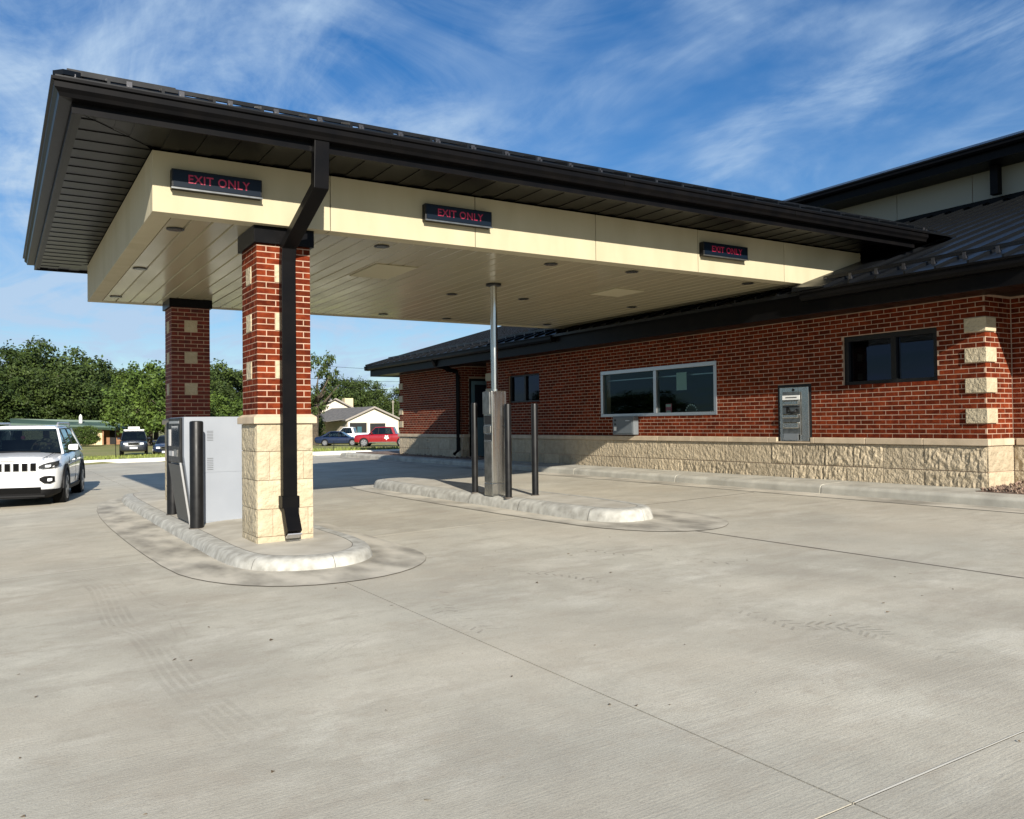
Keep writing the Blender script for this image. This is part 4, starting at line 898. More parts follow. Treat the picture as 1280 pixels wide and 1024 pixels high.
# cash machine cabinet
at = thing('cash_machine', (1.942, 10.822, .108), 0, 'white drive up cash machine cabinet with dark sloping front between black bollards', 'cash machine', None, 1.0386)
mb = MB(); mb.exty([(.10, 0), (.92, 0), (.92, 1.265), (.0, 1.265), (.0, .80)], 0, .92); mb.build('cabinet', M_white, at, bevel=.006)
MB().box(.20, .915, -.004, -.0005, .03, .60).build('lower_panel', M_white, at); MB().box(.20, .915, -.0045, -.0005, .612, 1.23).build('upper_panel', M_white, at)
mb = MB()
for k in range(7): mb.box(.255, .325, -.009, -.005, .985+k*.018, .990+k*.018)
mb.build('vent', mat('vent_grey', (.10, .105, .11), .5), at)
mb = MB()
for k in range(7): mb.box(.255, .325, -.009, -.005, .64+k*.022, .646+k*.022)
mb.build('vent', bpy.data.materials['vent_grey'], at)
MB().box(-.03, -.001, .10, .86, .72, 1.26).build('face_frame', M_blk, at, bevel=.01)
mb = MB(); mb.prism([(-.032, .10, .70), (-.032, .86, .70), (.072, .86, .02), (.072, .10, .02)], [(-.003, .10, .70), (-.003, .86, .70), (.098, .86, .02), (.098, .10, .02)]); mb.build('lower_kick_panel', M_dkgrey, at)
mb = MB(); mb.prism([(-.036, .085, .73), (-.036, .10, .73), (.070, .10, .0), (.070, .085, .0)], [(-.016, .085, .73), (-.016, .10, .73), (.09, .10, .0), (.09, .085, .0)]); mb.build('edge_strip', M_silver, at)
MB().box(-.036, -.031, .17, .62, .92, 1.16).build('screen', M_screen, at); MB().box(-.045, -.031, .20, .42, .80, .88).build('keypad', M_steeld, at); MB().box(-.05, -.031, .46, .72, .80, .86).build('cash_slot', M_silver, at)
MB().box(-.034, -.031, .14, .78, 1.19, 1.22).build('light_bar', M_silver, at); MB().box(-.048, -.031, .68, .78, .92, 1.12).build('card_reader', M_silver, at)
for z in (.10, .55, .70, 1.16): MB().tube([(.88, -.012, z), (.88, -.004, z)], .012, 10).build('panel_lock', M_steeld, at)
# drive-up kiosk with tube pole
ks = thing('drive_up_kiosk', (6.05, 10.5, .265), 0, 'stainless steel drive up kiosk on the second island with pipe to the ceiling', 'kiosk')
mb = MB(); mb.box(.0, .245, 0, .24, 0, .18); mb.build('plinth', M_steel, ks, bevel=.004)
mb = MB(); mb.box(.0, .245, .0, .24, .184, 1.50); mb.build('cabinet', M_steel, ks, bevel=.008)
MB().box(-.03, -.001, .02, .22, 1.17, 1.49).build('head_panel', M_steeld, ks, bevel=.004); MB().box(-.02, -.001, .02, .22, .90, 1.0).build('carrier_tray', M_steeld, ks, bevel=.006)
MB().box(-.004, -.0005, .02, .22, 1.02, 1.15).build('tube_mouth', M_can, ks); MB().box(-.004, -.0005, .02, .22, .80, .88).build('tube_mouth', M_can, ks)
MB().box(-.006, -.0005, .02, .22, .2, .78).build('lower_door', M_steeld, ks)
MB().box(.03, .215, -.004, -.0008, .95, 1.45).build('service_panel', M_steel, ks, bevel=.002); MB().tube([(.19, -.008, 1.0), (.19, -.001, 1.0)], .010, 10).build('panel_lock', M_can, ks)
MB().tube([(.12, .12, 1.50), (.12, .12, 3.055)], .050, 28).build('riser_pipe', M_steel, ks, angle=40)
MB().tube([(.12, .12, 3.030), (.12, .12, 3.058)], .112, 28).build('ceiling_flange', M_can, ks)
MB().tube([(.12, .12, 1.499), (.12, .12, 1.53)], .066, 24).build('pipe_collar', M_steel, ks)

# ------------------------------------------------------------------ vehicles
def strip(root, name, M, pts, zl, zu, th=.01, out=.012, sgn=1):
    mb = MB(); n = len(pts)
    f = [(sgn*x, y-out, zl[i]) for i, (x, y) in enumerate(pts)]+[(sgn*x, y-out, zu[i]) for i, (x, y) in reversed(list(enumerate(pts)))]
    mb.prism(f, [(x*(1-.01), y+th+.02, z) for x, y, z in f]); return mb.build(name, M, root, bevel=.004)
def wheel(root, x, y, r_, w, side, steer=0):
    o = thing('wheel', (x, y, r_), steer); o.parent = root
    mb = MB(); mb.tube([(-w/2, 0, 0), (-w/2+.02, 0, 0), (w/2-.02, 0, 0), (w/2, 0, 0)], [r_-.03, r_, r_, r_-.03], 28); mb.build('tyre', M_tyre, o, angle=35)
    xo = side*w/2; mb = MB(); mb.tube([(xo-side*.01, 0, 0), (xo+side*.004, 0, 0)], r_*.68, 24)
    mb.build('rim', M_rim, o)
    mb = MB()
    for k in range(5):
        a_ = k*2*math.pi/5+.3; b_ = a_+.42
        mb.prism([(xo+side*.005, math.cos(t)*q, math.sin(t)*q) for t, q in ((a_, r_*.58), (b_, r_*.58), ((a_+b_)/2, r_*.2))], [(xo+side*.008, math.cos(t)*q, math.sin(t)*q) for t, q in ((a_, r_*.58), (b_, r_*.58), ((a_+b_)/2, r_*.2))])
    mb.build('rim_openings', M_tyre, o)
def ring_of(y, w, zt, zb, k=.88):
    h = [(0, zb), (.8*w, zb), (.97*w, zb+.08), (w, zb+.3*(zt-zb)+.06), (w*1.0, zt-.30), (.975*w, zt-.14), (k*w, zt-.045), (.5*w, zt), (0, zt+.012)]
    return [(x, y, z) for x, z in h]+[(-x, y, z) for x, z in h[-2:0:-1]]
def vehicle(name, loc, rz, sc, label, cat, P, M, st, cab, lite=True, group=None):
    """st: body stations; cab: y of windscreen base, windscreen top, roof rear, rear glass base, belt z, roof z, belt half width, roof half width"""
    v = thing(name, loc, rz, label, cat, group, sc)
    MBB = MB().loft([ring_of(*q) for q in st]); MBB.build('body', M, v, angle=38)
    yb0, yt0, yt1, yb1, zb_, zr_, wb, wt = cab; rw = st[len(st)//2][1]
    # dark interior tub seen through the glass
    MB().box(-wb+.07, wb-.07, yb0+.1, yb1-.1, zb_-.10, zb_+.02).build('interior_tub', M_plast, v)
    # roof
    rr = []
    for i in range(7):
        t = i/6; y = yt0+(yt1-yt0)*t; c = math.sin(math.pi*(.12+.8*t))*.045; w_ = wt*(1-.10*(abs(t-.45)*1.4)**2)
        rr.append([(w_, y, zr_-.045+c*.5), (w_*.93, y, zr_-.005+c), (w_*.5, y, zr_+.012+c), (-w_*.5, y, zr_+.012+c), (-w_*.93, y, zr_-.005+c), (-w_, y, zr_-.045+c*.5), (-w_*.9, y, zr_-.07), (w_*.9, y, zr_-.07)])
    MB().loft(rr).build('roof', M, v, angle=60)
    zr2 = zr_-.05
    for sg in (1, -1):
        for (ya, yb_, nm) in ((yb0, yt0+.02, 'windscreen_pillar'), (yb1, yt1-.02, 'rear_pillar')):
            mb = MB(); t_ = .055 if nm[0] == 'w' else .10; d_ = .05 if nm[0] == 'w' else -.22
            mb.prism([(sg*wb, ya, zb_-.05), (sg*(wb-t_), ya, zb_-.05), (sg*(wb-t_), ya+d_, zb_-.05), (sg*wb, ya+d_, zb_-.05)], [(sg*wt, yb_, zr2+.03), (sg*(wt-t_), yb_, zr2+.03), (sg*(wt-t_), yb_+d_, zr2+.03), (sg*wt, yb_+d_, zr2+.03)])
            mb.build(nm, M, v, bevel=.01)
        L_ = yt1-yt0; mids = cab_m = [yb0+.9+.0, yb0+.9+.95]
        for ym_ in mids:
            if ym_ > yb1-.5: continue
            tt = ym_; MB().prism([(sg*(wb+.001), tt, zb_-.05), (sg*(wb-.04), tt, zb_-.05), (sg*(wb-.04), tt+.08, zb_-.05), (sg*(wb+.001), tt+.08, zb_-.05)], [(sg*(wt+.001), tt+.06, zr2), (sg*(wt-.04), tt+.06, zr2), (sg*(wt-.04), tt+.13, zr2), (sg*(wt+.001), tt+.13, zr2)]).build('door_pillar', M_plast, v)
        mb = MB(); mb.add([(sg*(wb-.012), yb0+.03, zb_-.03), (sg*(wb-.012), yb1-.1, zb_-.03), (sg*(wt-.012), yt1-.05, zr2), (sg*(wt-.012), yt0+.03, zr2)], [(0, 1, 2, 3)]); mb.build('side_window', M_carglass, v)
        # mirror, arches, wheels
        mb = MB(); mb.loft([[(sg*(wb+.04), yb0+.30, zb_+.02), (sg*(wb+.04), yb0+.30, zb_+.14), (sg*(wb+.04), yb0+.42, zb_+.14), (sg*(wb+.04), yb0+.42, zb_+.02)], [(sg*(wb+.23), yb0+.33, zb_+.01), (sg*(wb+.23), yb0+.33, zb_+.15), (sg*(wb+.23), yb0+.42, zb_+.15), (sg*(wb+.23), yb0+.42, zb_+.01)]])
        mb.build('mirror', M, v, bevel=.03)
        for yw in P['wheels']:
            r_ = P['r']; k_ = 18; mb = MB(); ro, ri = r_+.13, r_+.05
            mb.prism([(sg*(rw-.01), yw+math.cos(math.pi*i/k_)*ro, r_+math.sin(math.pi*i/k_)*ro) for i in range(k_+1)]+[(sg*(rw-.01), yw-math.cos(math.pi*i/k_)*ri, r_+math.sin(math.pi*i/k_)*ri) for i in range(k_+1)],
                     [(sg*(rw+.018), yw+math.cos(math.pi*i/k_)*ro, r_+math.sin(math.pi*i/k_)*ro) for i in range(k_+1)]+[(sg*(rw+.018), yw-math.cos(math.pi*i/k_)*ri, r_+math.sin(math.pi*i/k_)*ri) for i in range(k_+1)])
            mb.build('wheel_arch', M_plast if P.get('clad') else M, v)
            MB().tube([(sg*(rw-.2), yw, r_), (sg*(rw+.006), yw, r_)], ri, 26).build('wheel_well', M_black, v)
            wheel(v, sg*(rw-.10), yw, r_, .23, sg)
        for yd in P.get('seams', ()): MB().box(sg*(rw-.004)-.004, sg*(rw-.004)+.006, yd, yd+.012, .38, zb_-.12).build('door_seam', M_black, v)
        for yd in P.get('handles', ()): MB().box(sg*rw-.02, sg*rw+.02, yd, yd+.16, zb_-.22, zb_-.19).build('door_handle', M, v, bevel=.006)
    mb = MB(); mb.add([(-wb+.05, yb0-.01, zb_-.02), (wb-.05, yb0-.01, zb_-.02), (wt-.04, yt0+.0, zr2+.02), (-wt+.04, yt0+.0, zr2+.02)], [(0, 1, 2, 3)]); mb.build('windscreen', M_carglass, v)
    mb = MB(); mb.add([(-wb+.08, yb1+.01, zb_-.02), (wb-.08, yb1+.01, zb_-.02), (wt-.08, yt1, zr2+.02), (-wt+.08, yt1, zr2+.02)], [(0, 1, 2, 3)]); mb.build('rear_window', M_carglass, v)
    return v
suv_st = [(0, .60, .93, .42), (.035, .72, .955, .36), (.11, .82, .98, .30), (.28, .893, 1.01, .26), (.6, .922, 1.04, .25), (1.15, .93, 1.09, .25), (2.4, .93, 1.12, .25), (3.8, .93, 1.13, .25), (4.25, .90, 1.11, .27), (4.52, .84, 1.06, .32), (4.60, .76, .95, .42)]
suv_cab = (1.08, 1.78, 4.02, 4.42, 1.10, 1.62, .86, .66)
P_ = dict(wheels=(.88, 3.58), r=.36, clad=True, seams=(1.35, 2.4, 3.35), handles=(2.1, 3.05))
v = vehicle('white_suv', (.17, 16.99, -.075), R(-10.7), .87, 'clean white SUV rolling towards the camera at the left edge of the lot', 'car', P_, M_cwhite, suv_st, suv_cab)
# front details
MB().loft([[(x*1.006, y-.004, min(z, .37)) if z > .2 else (x, y, z) for x, y, z in ring_of(q[0], q[1], q[2], .20)] for q in suv_st]).build('lower_cladding', M_plast, v, angle=40)
for k in range(7):
    x = -.45+k*.15
    MB().box(x-.058, x+.058, -.022, -.006, .735, .905).build('grille_slot', M_chrome, v, bevel=.012); MB().box(x-.046, x+.046, -.030, -.0225, .745, .895).build('slot_mesh', M_black, v, bevel=.01)
for sg in (1, -1):
    hp = [(.54, .0), (.62, .008), (.72, .04), (.82, .115), (.885, .26)]
    hl = strip(v, 'headlight', M_lampd, hp, [.795, .785, .79, .81, .85], [.835, .875, .905, .92, .94], out=.026, sgn=sg)
    strip(hl, 'lamp_bright', M_lamp, [(.66, .02), (.72, .04), (.76, .07)], [.81, .81, .82], [.855, .86, .865], out=.032, sgn=sg)
    strip(v, 'lamp_trim', M_chrome, hp, [.775, .765, .77, .79, .835], [.787, .777, .782, .803, .846], sgn=sg)
    fp = strip(v, 'fog_pocket', M_plast, [(.56, .0), (.64, .012), (.74, .05), (.82, .115)], [.55, .49, .48, .52], [.60, .635, .64, .625], out=.03, sgn=sg)
    strip(fp, 'fog_lamp', M_lamp, [(.70, .03), (.74, .05), (.78, .08)], [.53, .53, .54], [.585, .59, .59], out=.038, sgn=sg)
    mb = MB(); mb.tube([(sg*.62, 1.95, 1.66), (sg*.62, 2.05, 1.71), (sg*.62, 3.7, 1.72), (sg*.62, 3.85, 1.66)], .022, 8); mb.build('roof_rail', M_silver, v)
MB().box(-.58, .58, -.012, .02, .30, .42).build('lower_intake', M_black, v); MB().box(-.66, .66, -.028, .01, .22, .262).build('skid_bar', M_plast, v, bevel=.01)
MB().box(-.12, .12, -.012, .0, .94, .955).build('bonnet_edge_badge', M_chrome, v)
for sg in (1, -1):
    mb = MB(); mb.tube([(sg*.60, .10, .985), (sg*.66, .5, 1.035), (sg*.70, 1.0, 1.085)], .006, 5); mb.build('bonnet_seam', M_plast, v)
    mb = MB(); mb.tube([(sg*.935, 1.3, .83), (sg*.938, 2.4, .86), (sg*.93, 4.0, .90)], .006, 5); mb.build('body_crease', M_silver, v)
MB().box(-.45, .42, 1.04, 1.06, 1.105, 1.118).build('wiper', M_plast, v)
MB().box(-.55, .55, 2.45, 2.6, 1.12, 1.34).build('front_seats', M_plast, v)
mb = MB(); mb.tube([(.36+.17*math.cos(t*.5236), 1.70+.05*math.sin(t*.5236), 1.17+.15*math.sin(t*.5236)) for t in range(13)], .014, 8, cap=False); mb.build('steering_wheel', M_black, v)
# driver
def skin_fig(name, verts, edges, rad, mats, fmat, parent, sub=2):
    me = bpy.data.meshes.new(name); me.from_pydata(verts, edges, []); o = bpy.data.objects.new(name, me); COL.objects.link(o)
    md = o.modifiers.new('s', 'SKIN'); md.use_smooth_shade = True
    for i, r_ in enumerate(rad): me.skin_vertices[0].data[i].radius = (r_, r_) if not isinstance(r_, tuple) else r_
    me.skin_vertices[0].data[0].use_root = True
    ss = o.modifiers.new('u', 'SUBSURF'); ss.levels = sub; ss.render_levels = sub
    bpy.context.view_layer.update(); m2 = bpy.data.meshes.new_from_object(o.evaluated_get(bpy.context.evaluated_depsgraph_get())); bpy.data.objects.remove(o)
    m2.materials.clear()
    for M in mats: m2.materials.append(M)
    for p in m2.polygons: p.material_index = fmat(p.center); p.use_smooth = True
    r_ = bpy.data.objects.new(name, m2); COL.objects.link(r_); r_.parent = parent; return r_
pr = thing('person', (.17, 16.99, -.075), R(-10.7), 'driver in a checked shirt behind the wheel of the white SUV', 'person', None, .87)
bx_ = .36
V_ = [(bx_, 2.28, .75), (bx_, 2.30, 1.0), (bx_, 2.30, 1.16), (bx_, 2.28, 1.30), (bx_, 2.26, 1.38), (bx_, 2.23, 1.47), (bx_, 2.21, 1.56),
      (bx_+.19, 2.28, 1.27), (bx_+.25, 2.05, 1.09), (bx_+.15, 1.80, 1.20), (bx_+.13, 1.73, 1.25), (bx_-.19, 2.28, 1.27), (bx_-.25, 2.05, 1.09), (bx_-.15, 1.80, 1.20), (bx_-.13, 1.73, 1.25)]
E_ = [(0, 1), (1, 2), (2, 3), (3, 4), (4, 5), (5, 6), (3, 7), (7, 8), (8, 9), (9, 10), (3, 11), (11, 12), (12, 13), (13, 14)]
RD = [.16, (.15, .11), (.17, .12), (.10, .09), .055, (.082, .10), (.07, .085), .065, .05, .038, (.042, .028), .065, .05, .038, (.042, .028)]
for sg, root_i in ((1, 10), (-1, 14)):
    for f in range(4):
        i = len(V_); x0_, y0_, z0_ = V_[root_i]; V_ += [(x0_+(f-1.5)*.02, y0_-.05, z0_+.015), (x0_+(f-1.5)*.021, y0_-.06, z0_-.02-.004*(f % 2))]; E_ += [(root_i, i), (i, i+1)]; RD += [.010, .008]
    i = len(V_); V_.append((V_[root_i][0]-sg*.05, V_[root_i][1]-.01, V_[root_i][2]+.01)); E_.append((root_i, i)); RD.append(.011)
skin_fig('body', V_, E_, RD, [M_shirt, M_skin], lambda c: 1 if (c.z > 1.37 or c.y < 1.79) else 0, pr)
MB().tube([(bx_, 2.25, 1.535), (bx_, 2.25, 1.58), (bx_, 2.245, 1.625), (bx_, 2.24, 1.645)], [.098, .102, .08, .03], 16).build('hair', M_hair, pr, smooth=True)
for sg in (-1, 1): MB().tube([(bx_+sg*.032, 2.128, 1.515), (bx_+sg*.032, 2.120, 1.515)], .011, 8).build('eye', M_hair, pr)
MB().tube([(bx_, 2.13, 1.50), (bx_, 2.10, 1.475)], [.008, .017], 8).build('nose', M_skin, pr); MB().box(bx_-.025, bx_+.025, 2.128, 2.134, 1.432, 1.441).build('mouth', M_red, pr)
or_ = thing('hanging_ornament', (.17, 16.99, -.075), R(-10.7), 'small pink ornament hanging inside the white SUV windscreen', 'ornament', None, .87)
MB().tube([(-.02, 1.78, 1.36), (-.02, 1.78, 1.37), (-.02, 1.78, 1.42), (-.02, 1.78, 1.44)], [.02, .045, .045, .01], 12).build('bauble', M_pink, or_); MB().tube([(-.02, 1.78, 1.44), (-.02, 1.80, 1.56)], .003, 6).build('cord', M_black, or_)

def fronts(v, w, zg, M_g=M_chrome):
    for sg in (1, -1):
        MB().box(sg*(w-.26)-.13, sg*(w-.26)+.13, -.03, .05, zg, zg+.14).build('headlight', M_lamp, v, bevel=.02)
    MB().box(-w+.42, w-.42, -.025, 0, zg-.03, zg+.15).build('grille', M_g, v, bevel=.01); MB().box(-w+.47, w-.47, -.032, -.0255, zg, zg+.12).build('grille_mesh', M_black, v)
    MB().box(-.26, .26, -.03, -.001, zg-.30, zg-.16).build('number_plate', M_silver, v)
v = vehicle('dark_suv', (7.3, 57.2, T(7.4, 58)), R(-8), .86, 'dark SUV with silver grille and white load on its roof rack, parked on the grass', 'car', P_, M_cdark, [(a_, b_, c_+.06, d_+.05) for a_, b_, c_, d_ in suv_st], (1.15, 1.65, 4.2, 4.45, 1.18, 1.78, .88, .74))
fronts(v, .80, .82); MB().box(-.4, .4, 1.9, 2.7, 1.93, 2.12).build('roof_load', M_htrim, v, bevel=.03); MB().box(-.7, .7, 2.0, 2.05, 1.84, 1.92).build('rack_bar', M_silver, v); MB().box(-.7, .7, 3.2, 3.25, 1.84, 1.92).build('rack_bar', M_silver, v)
sed_st = [(0, .62, .66, .32), (.05, .74, .70, .28), (.2, .84, .76, .22), (.6, .895, .84, .2), (1.3, .90, .93, .2), (2.5, .90, .96, .2), (3.9, .90, .98, .2), (4.4, .86, .97, .24), (4.62, .80, .9, .34), (4.68, .72, .8, .4)]
Ps = dict(wheels=(.85, 3.6), r=.32, seams=(1.4, 2.45), handles=(2.2, 3.2))
v = vehicle('navy_car', (8.95, 55.8, T(8.9, 56)), R(-14), .86, 'dark blue car half hidden by the cash machine, parked beside the dark SUV', 'car', Ps, M_cnavy, sed_st, (1.25, 2.0, 3.3, 4.1, .95, 1.42, .82, .62)); fronts(v, .78, .52)
v = vehicle('navy_sedan', (27.2, 69.8, T(26, 70)), R(58.6), .86, 'low navy sedan parked beyond the kerb, in front of the white pickup', 'car', Ps, M_cnavy, sed_st, (1.25, 2.0, 3.3, 4.1, .95, 1.42, .82, .62)); fronts(v, .78, .52)
trk_st = [(0, .80, .98, .42), (.05, .90, 1.05, .40), (.2, .96, 1.12, .38), (.6, .98, 1.16, .36), (1.4, .99, 1.2, .36), (3.5, .99, 1.22, .36), (5.3, .98, 1.22, .40), (5.5, .95, 1.2, .45)]
Pt = dict(wheels=(.95, 4.5), r=.40, clad=False, seams=(1.5, 2.6, 3.6), handles=(2.3, 3.3))
v = vehicle('red_pickup', (25.3, 66.4, T(26, 66)), R(-121.4), .86, 'bright red crew cab truck with a white emblem on its side, half behind the building', 'truck', Pt, M_cred, trk_st, (1.35, 1.95, 3.7, 3.95, 1.2, 1.82, .92, .74)); fronts(v, .92, .82)
mb = MB(); a8 = [(math.cos(k*math.pi/5+.3)*(.26 if k % 2 else .15), math.sin(k*math.pi/5+.3)*(.26 if k % 2 else .15)) for k in range(10)]
mb.prism([(1.0, 3.1+p, .86+q) for p, q in a8], [(1.006, 3.1+p, .86+q) for p, q in a8]); mb.build('side_emblem', M_htrim, v)
MB().box(.985, .995, .4, 5.2, .36, .46).build('side_step', M_chrome, v)
v = vehicle('white_pickup', (26.9, 78.3, T(28, 76)), R(-121.4), .86, 'white pickup truck parked before the pale house, behind the red truck', 'truck', Pt, M_cwhite2, trk_st, (1.35, 1.95, 3.1, 3.3, 1.2, 1.82, .92, .74)); fronts(v, .92, .82)

M_taupe = mat('taupe_trim', (.27, .24, .21), .7)
# ------------------------------------------------------------------ houses
def gable(root, x0, x1, y0, y1, zb, ze, zp, ov, Mw, Mr, trim=M_htrim):
    xm = (x0+x1)/2; MB().prism([(x0, y0, zb), (x1, y0, zb), (x1, y0, ze), (xm, y0, zp), (x0, y0, ze)], [(x0, y1, zb), (x1, y1, zb), (x1, y1, ze), (xm, y1, zp), (x0, y1, ze)]).build('wall', Mw, root)
    sl = (zp-ze)/(xm-x0)
    for sg, xe_ in ((-1, x0-ov), (1, x1+ov)):
        z_ = ze-sl*ov; MB().prism([(xm, y0-ov, zp+.02), (xe_, y0-ov, z_+.02), (xe_, y0-ov, z_+.17), (xm, y0-ov, zp+.17)], [(xm, y1+ov, zp+.02), (xe_, y1+ov, z_+.02), (xe_, y1+ov, z_+.17), (xm, y1+ov, zp+.17)]).build('roof', Mr, root)
        MB().prism([(xm, y0-ov-.05, zp-.02), (xe_, y0-ov-.05, z_-.02), (xe_, y0-ov-.05, z_+.18), (xm, y0-ov-.05, zp+.18)], [(xm, y0-ov-.004, zp-.02), (xe_, y0-ov-.004, z_-.02), (xe_, y0-ov-.004, z_+.18), (xm, y0-ov-.004, zp+.18)]).build('barge_board', trim, root)
tz = T(35, 88)
h = thing('garage_house', (0, 0, 0), 0, 'pale gabled house with dark garage opening, behind the red truck', 'house')
gable(h, 32.6, 38.6, 88, 97, tz, 1.95, 3.25, .35, M_hwhite, M_shingle, M_taupe)
MB().box(35.2, 37.0, 87.96, 87.99, tz, 1.55).build('garage_door', M_intd, h); MB().box(32.75, 34.8, 87.96, 87.99, tz, 1.62).build('porch_opening', M_intd, h)
MB().box(33.7, 34.2, 87.9, 87.95, tz, 1.2).build('porch_door', mat('teal_door', (.02, .08, .10), .6), h)
for x in (32.62, 34.9): MB().box(x, x+.16, 87.8, 87.94, tz, 1.7).build('porch_post', M_htrim, h)
MB().prism([(30.9, 90, 1.75), (32.6, 88.2, 2.0), (35.6, 88.2, 3.3), (34, 97, 3.3), (30.9, 97, 1.9)], [(30.9, 90, 1.85), (32.6, 88.2, 2.1), (35.6, 88.2, 3.4), (34, 97, 3.4), (30.9, 97, 2.0)]).build('porch_roof', M_shingle, h)
h = thing('chimney_house', (0, 0, 0), 0, 'taller cream house with square chimney, half shaded by a tree', 'house')
gable(h, 30.4, 39.6, 99, 110, tz, 2.3, 4.55, .4, M_hwhite, M_shingle, M_taupe)
MB().box(37.1, 38.2, 101, 102, 3.2, 4.75).build('chimney', M_hcream, h, bevel=.02); MB().box(32.6, 33.6, 98.96, 98.99, .2, 1.3).build('window', M_screen, h)
tz = T(8, 95)
h = thing('green_roof_house', (0, 0, 0), 0, 'low ranch house with green metal roof and tan walls, beyond the white SUV', 'house')
MB().box(2.2, 9.2, 95, 98, tz-.6, 1.45).build('wall', M_hcream, h); MB().box(9.21, 11.3, 96.0, 98, tz-.6, 1.25).build('brick_wall', M_hbrick, h); MB().box(9.2, 9.3, 94.6, 95.9, tz-.6, 1.35).build('wing_wall', M_hbrick, h)
MB().prism([(1.2, 94, 1.75), (9.4, 94, 1.42), (12.2, 94.3, 1.0), (12.2, 98.5, 1.5), (9.4, 98.6, 2.0), (1.2, 98.6, 2.25)], [(1.2, 94, 1.93), (9.4, 94, 1.6), (12.2, 94.3, 1.18), (12.2, 98.5, 1.68), (9.4, 98.6, 2.18), (1.2, 98.6, 2.43)]).build('roof', M_hgreen, h)
MB().box(6.3, 8.6, 94.96, 94.99, .85, 1.4).build('white_band', M_htrim, h); MB().box(10.0, 10.6, 95.96, 95.99, -.3, 1.2).build('door', M_intd, h)
MB().tube([(7.4, 97, 1.8), (7.4, 97, 2.55), (7.4, 97, 2.8)], [.16, .16, .04], 10).build('roof_vent', M_htrim, h)

# ------------------------------------------------------------------ vegetation
def crown_mesh(name, M, seed, clumps, per, leaf, sparse=0, flat=1.0):
    rnd = random.Random(seed); vs, fs = [], []
    cs = []
    for k in range(clumps):
        while True:
            p = Vector((rnd.uniform(-1, 1), rnd.uniform(-1, 1), rnd.uniform(-1, 1)))
            if .30 < p.length < 1: break
        if p.z < -.7: p.z *= .8
        lump = 1+.22*NZ.noise(p*1.7+Vector((seed*3.1, 0, 0))); p = p*lump
        cs.append((p, rnd.uniform(.13, .27)*(1-.3*sparse)))
    for p, r_ in cs:
        for j in range(per):
            d = Vector((rnd.gauss(0, 1), rnd.gauss(0, 1), rnd.gauss(0, .8))).normalized()*r_*rnd.uniform(.35, 1.05)
            c = p+d; n = (d.normalized()+Vector((rnd.gauss(0, .6), rnd.gauss(0, .6), rnd.gauss(0, .6)+.4))).normalized()
            u = n.orthogonal().normalized(); a_ = rnd.uniform(0, 6.28); w = n.cross(u); u2 = u*math.cos(a_)+w*math.sin(a_); w2_ = n.cross(u2); s_ = leaf*rnd.uniform(.6, 1.3)
            i = len(vs); vs += [c-u2*s_, c-w2_*s_*.55, c+u2*s_, c+w2_*s_*.55]; fs.append((i, i+1, i+2, i+3))
    me = bpy.data.meshes.new(name); me.from_pydata([tuple(v) for v in vs], [], fs); me.materials.append(M); me.update(); return me
crowns = {}
for key, M, n_, per, leaf, sp in (('dark', M_leafd, 210, 80, .036, 0), ('dark2', M_leafd, 210, 80, .036, 0), ('light', M_leafl, 130, 60, .045, 0), ('olive', M_leafo, 180, 75, .038, 0), ('olive2', M_leafo, 120, 60, .05, .2), ('sparse', M_leafo, 62, 55, .05, .6)):
    crowns[key] = crown_mesh('crown', M, len(crowns)*7+3, n_, per, leaf, sp)
def trunk_mesh(seed):
    rnd = random.Random(seed); mb = MB(); mb.tube([(0, 0, -.3), (.01, 0, .15), (.03, .01, .45), (.02, .03, .75)], [.06, .042, .034, .012], 9)
    for k in range(7):
        a_ = k*2.4+rnd.uniform(-.3, .3); z0 = rnd.uniform(.25, .5); L_ = rnd.uniform(.28, .42)
        mb.tube([(.02, .01, z0), (math.cos(a_)*L_*.5, math.sin(a_)*L_*.5, z0+.16), (math.cos(a_)*L_, math.sin(a_)*L_, z0+.34)], [.022, .013, .004], 6)
    return mb.mesh('trunk', M_bark, True)
trunks = [trunk_mesh(k) for k in range(3)]
ti = 0
def tree(x, y, top, r_, kind, label, group=None, low=.12):
    """crown spans from low*height to the top; r_ is the crown's half width"""
    global ti
    z0 = T(x, y); h_ = top-z0; o = thing('tree', (x, y, z0), ti*1.7, label, 'tree', group); ti += 1
    inst(trunks[ti % 3], 'trunk', o, (0, 0, 0), 0, (h_*.8,)*3); c0 = low*h_; ch_ = (h_-c0)/2
    inst(crowns[kind], 'crown', o, (0, 0, c0+ch_), ti*.9, (r_, r_, ch_*.98)); return o
gd = 'dense dark trees behind the green roofed house'
LD = 'dense dark green tree in the unbroken tree line left of the brick pillars'
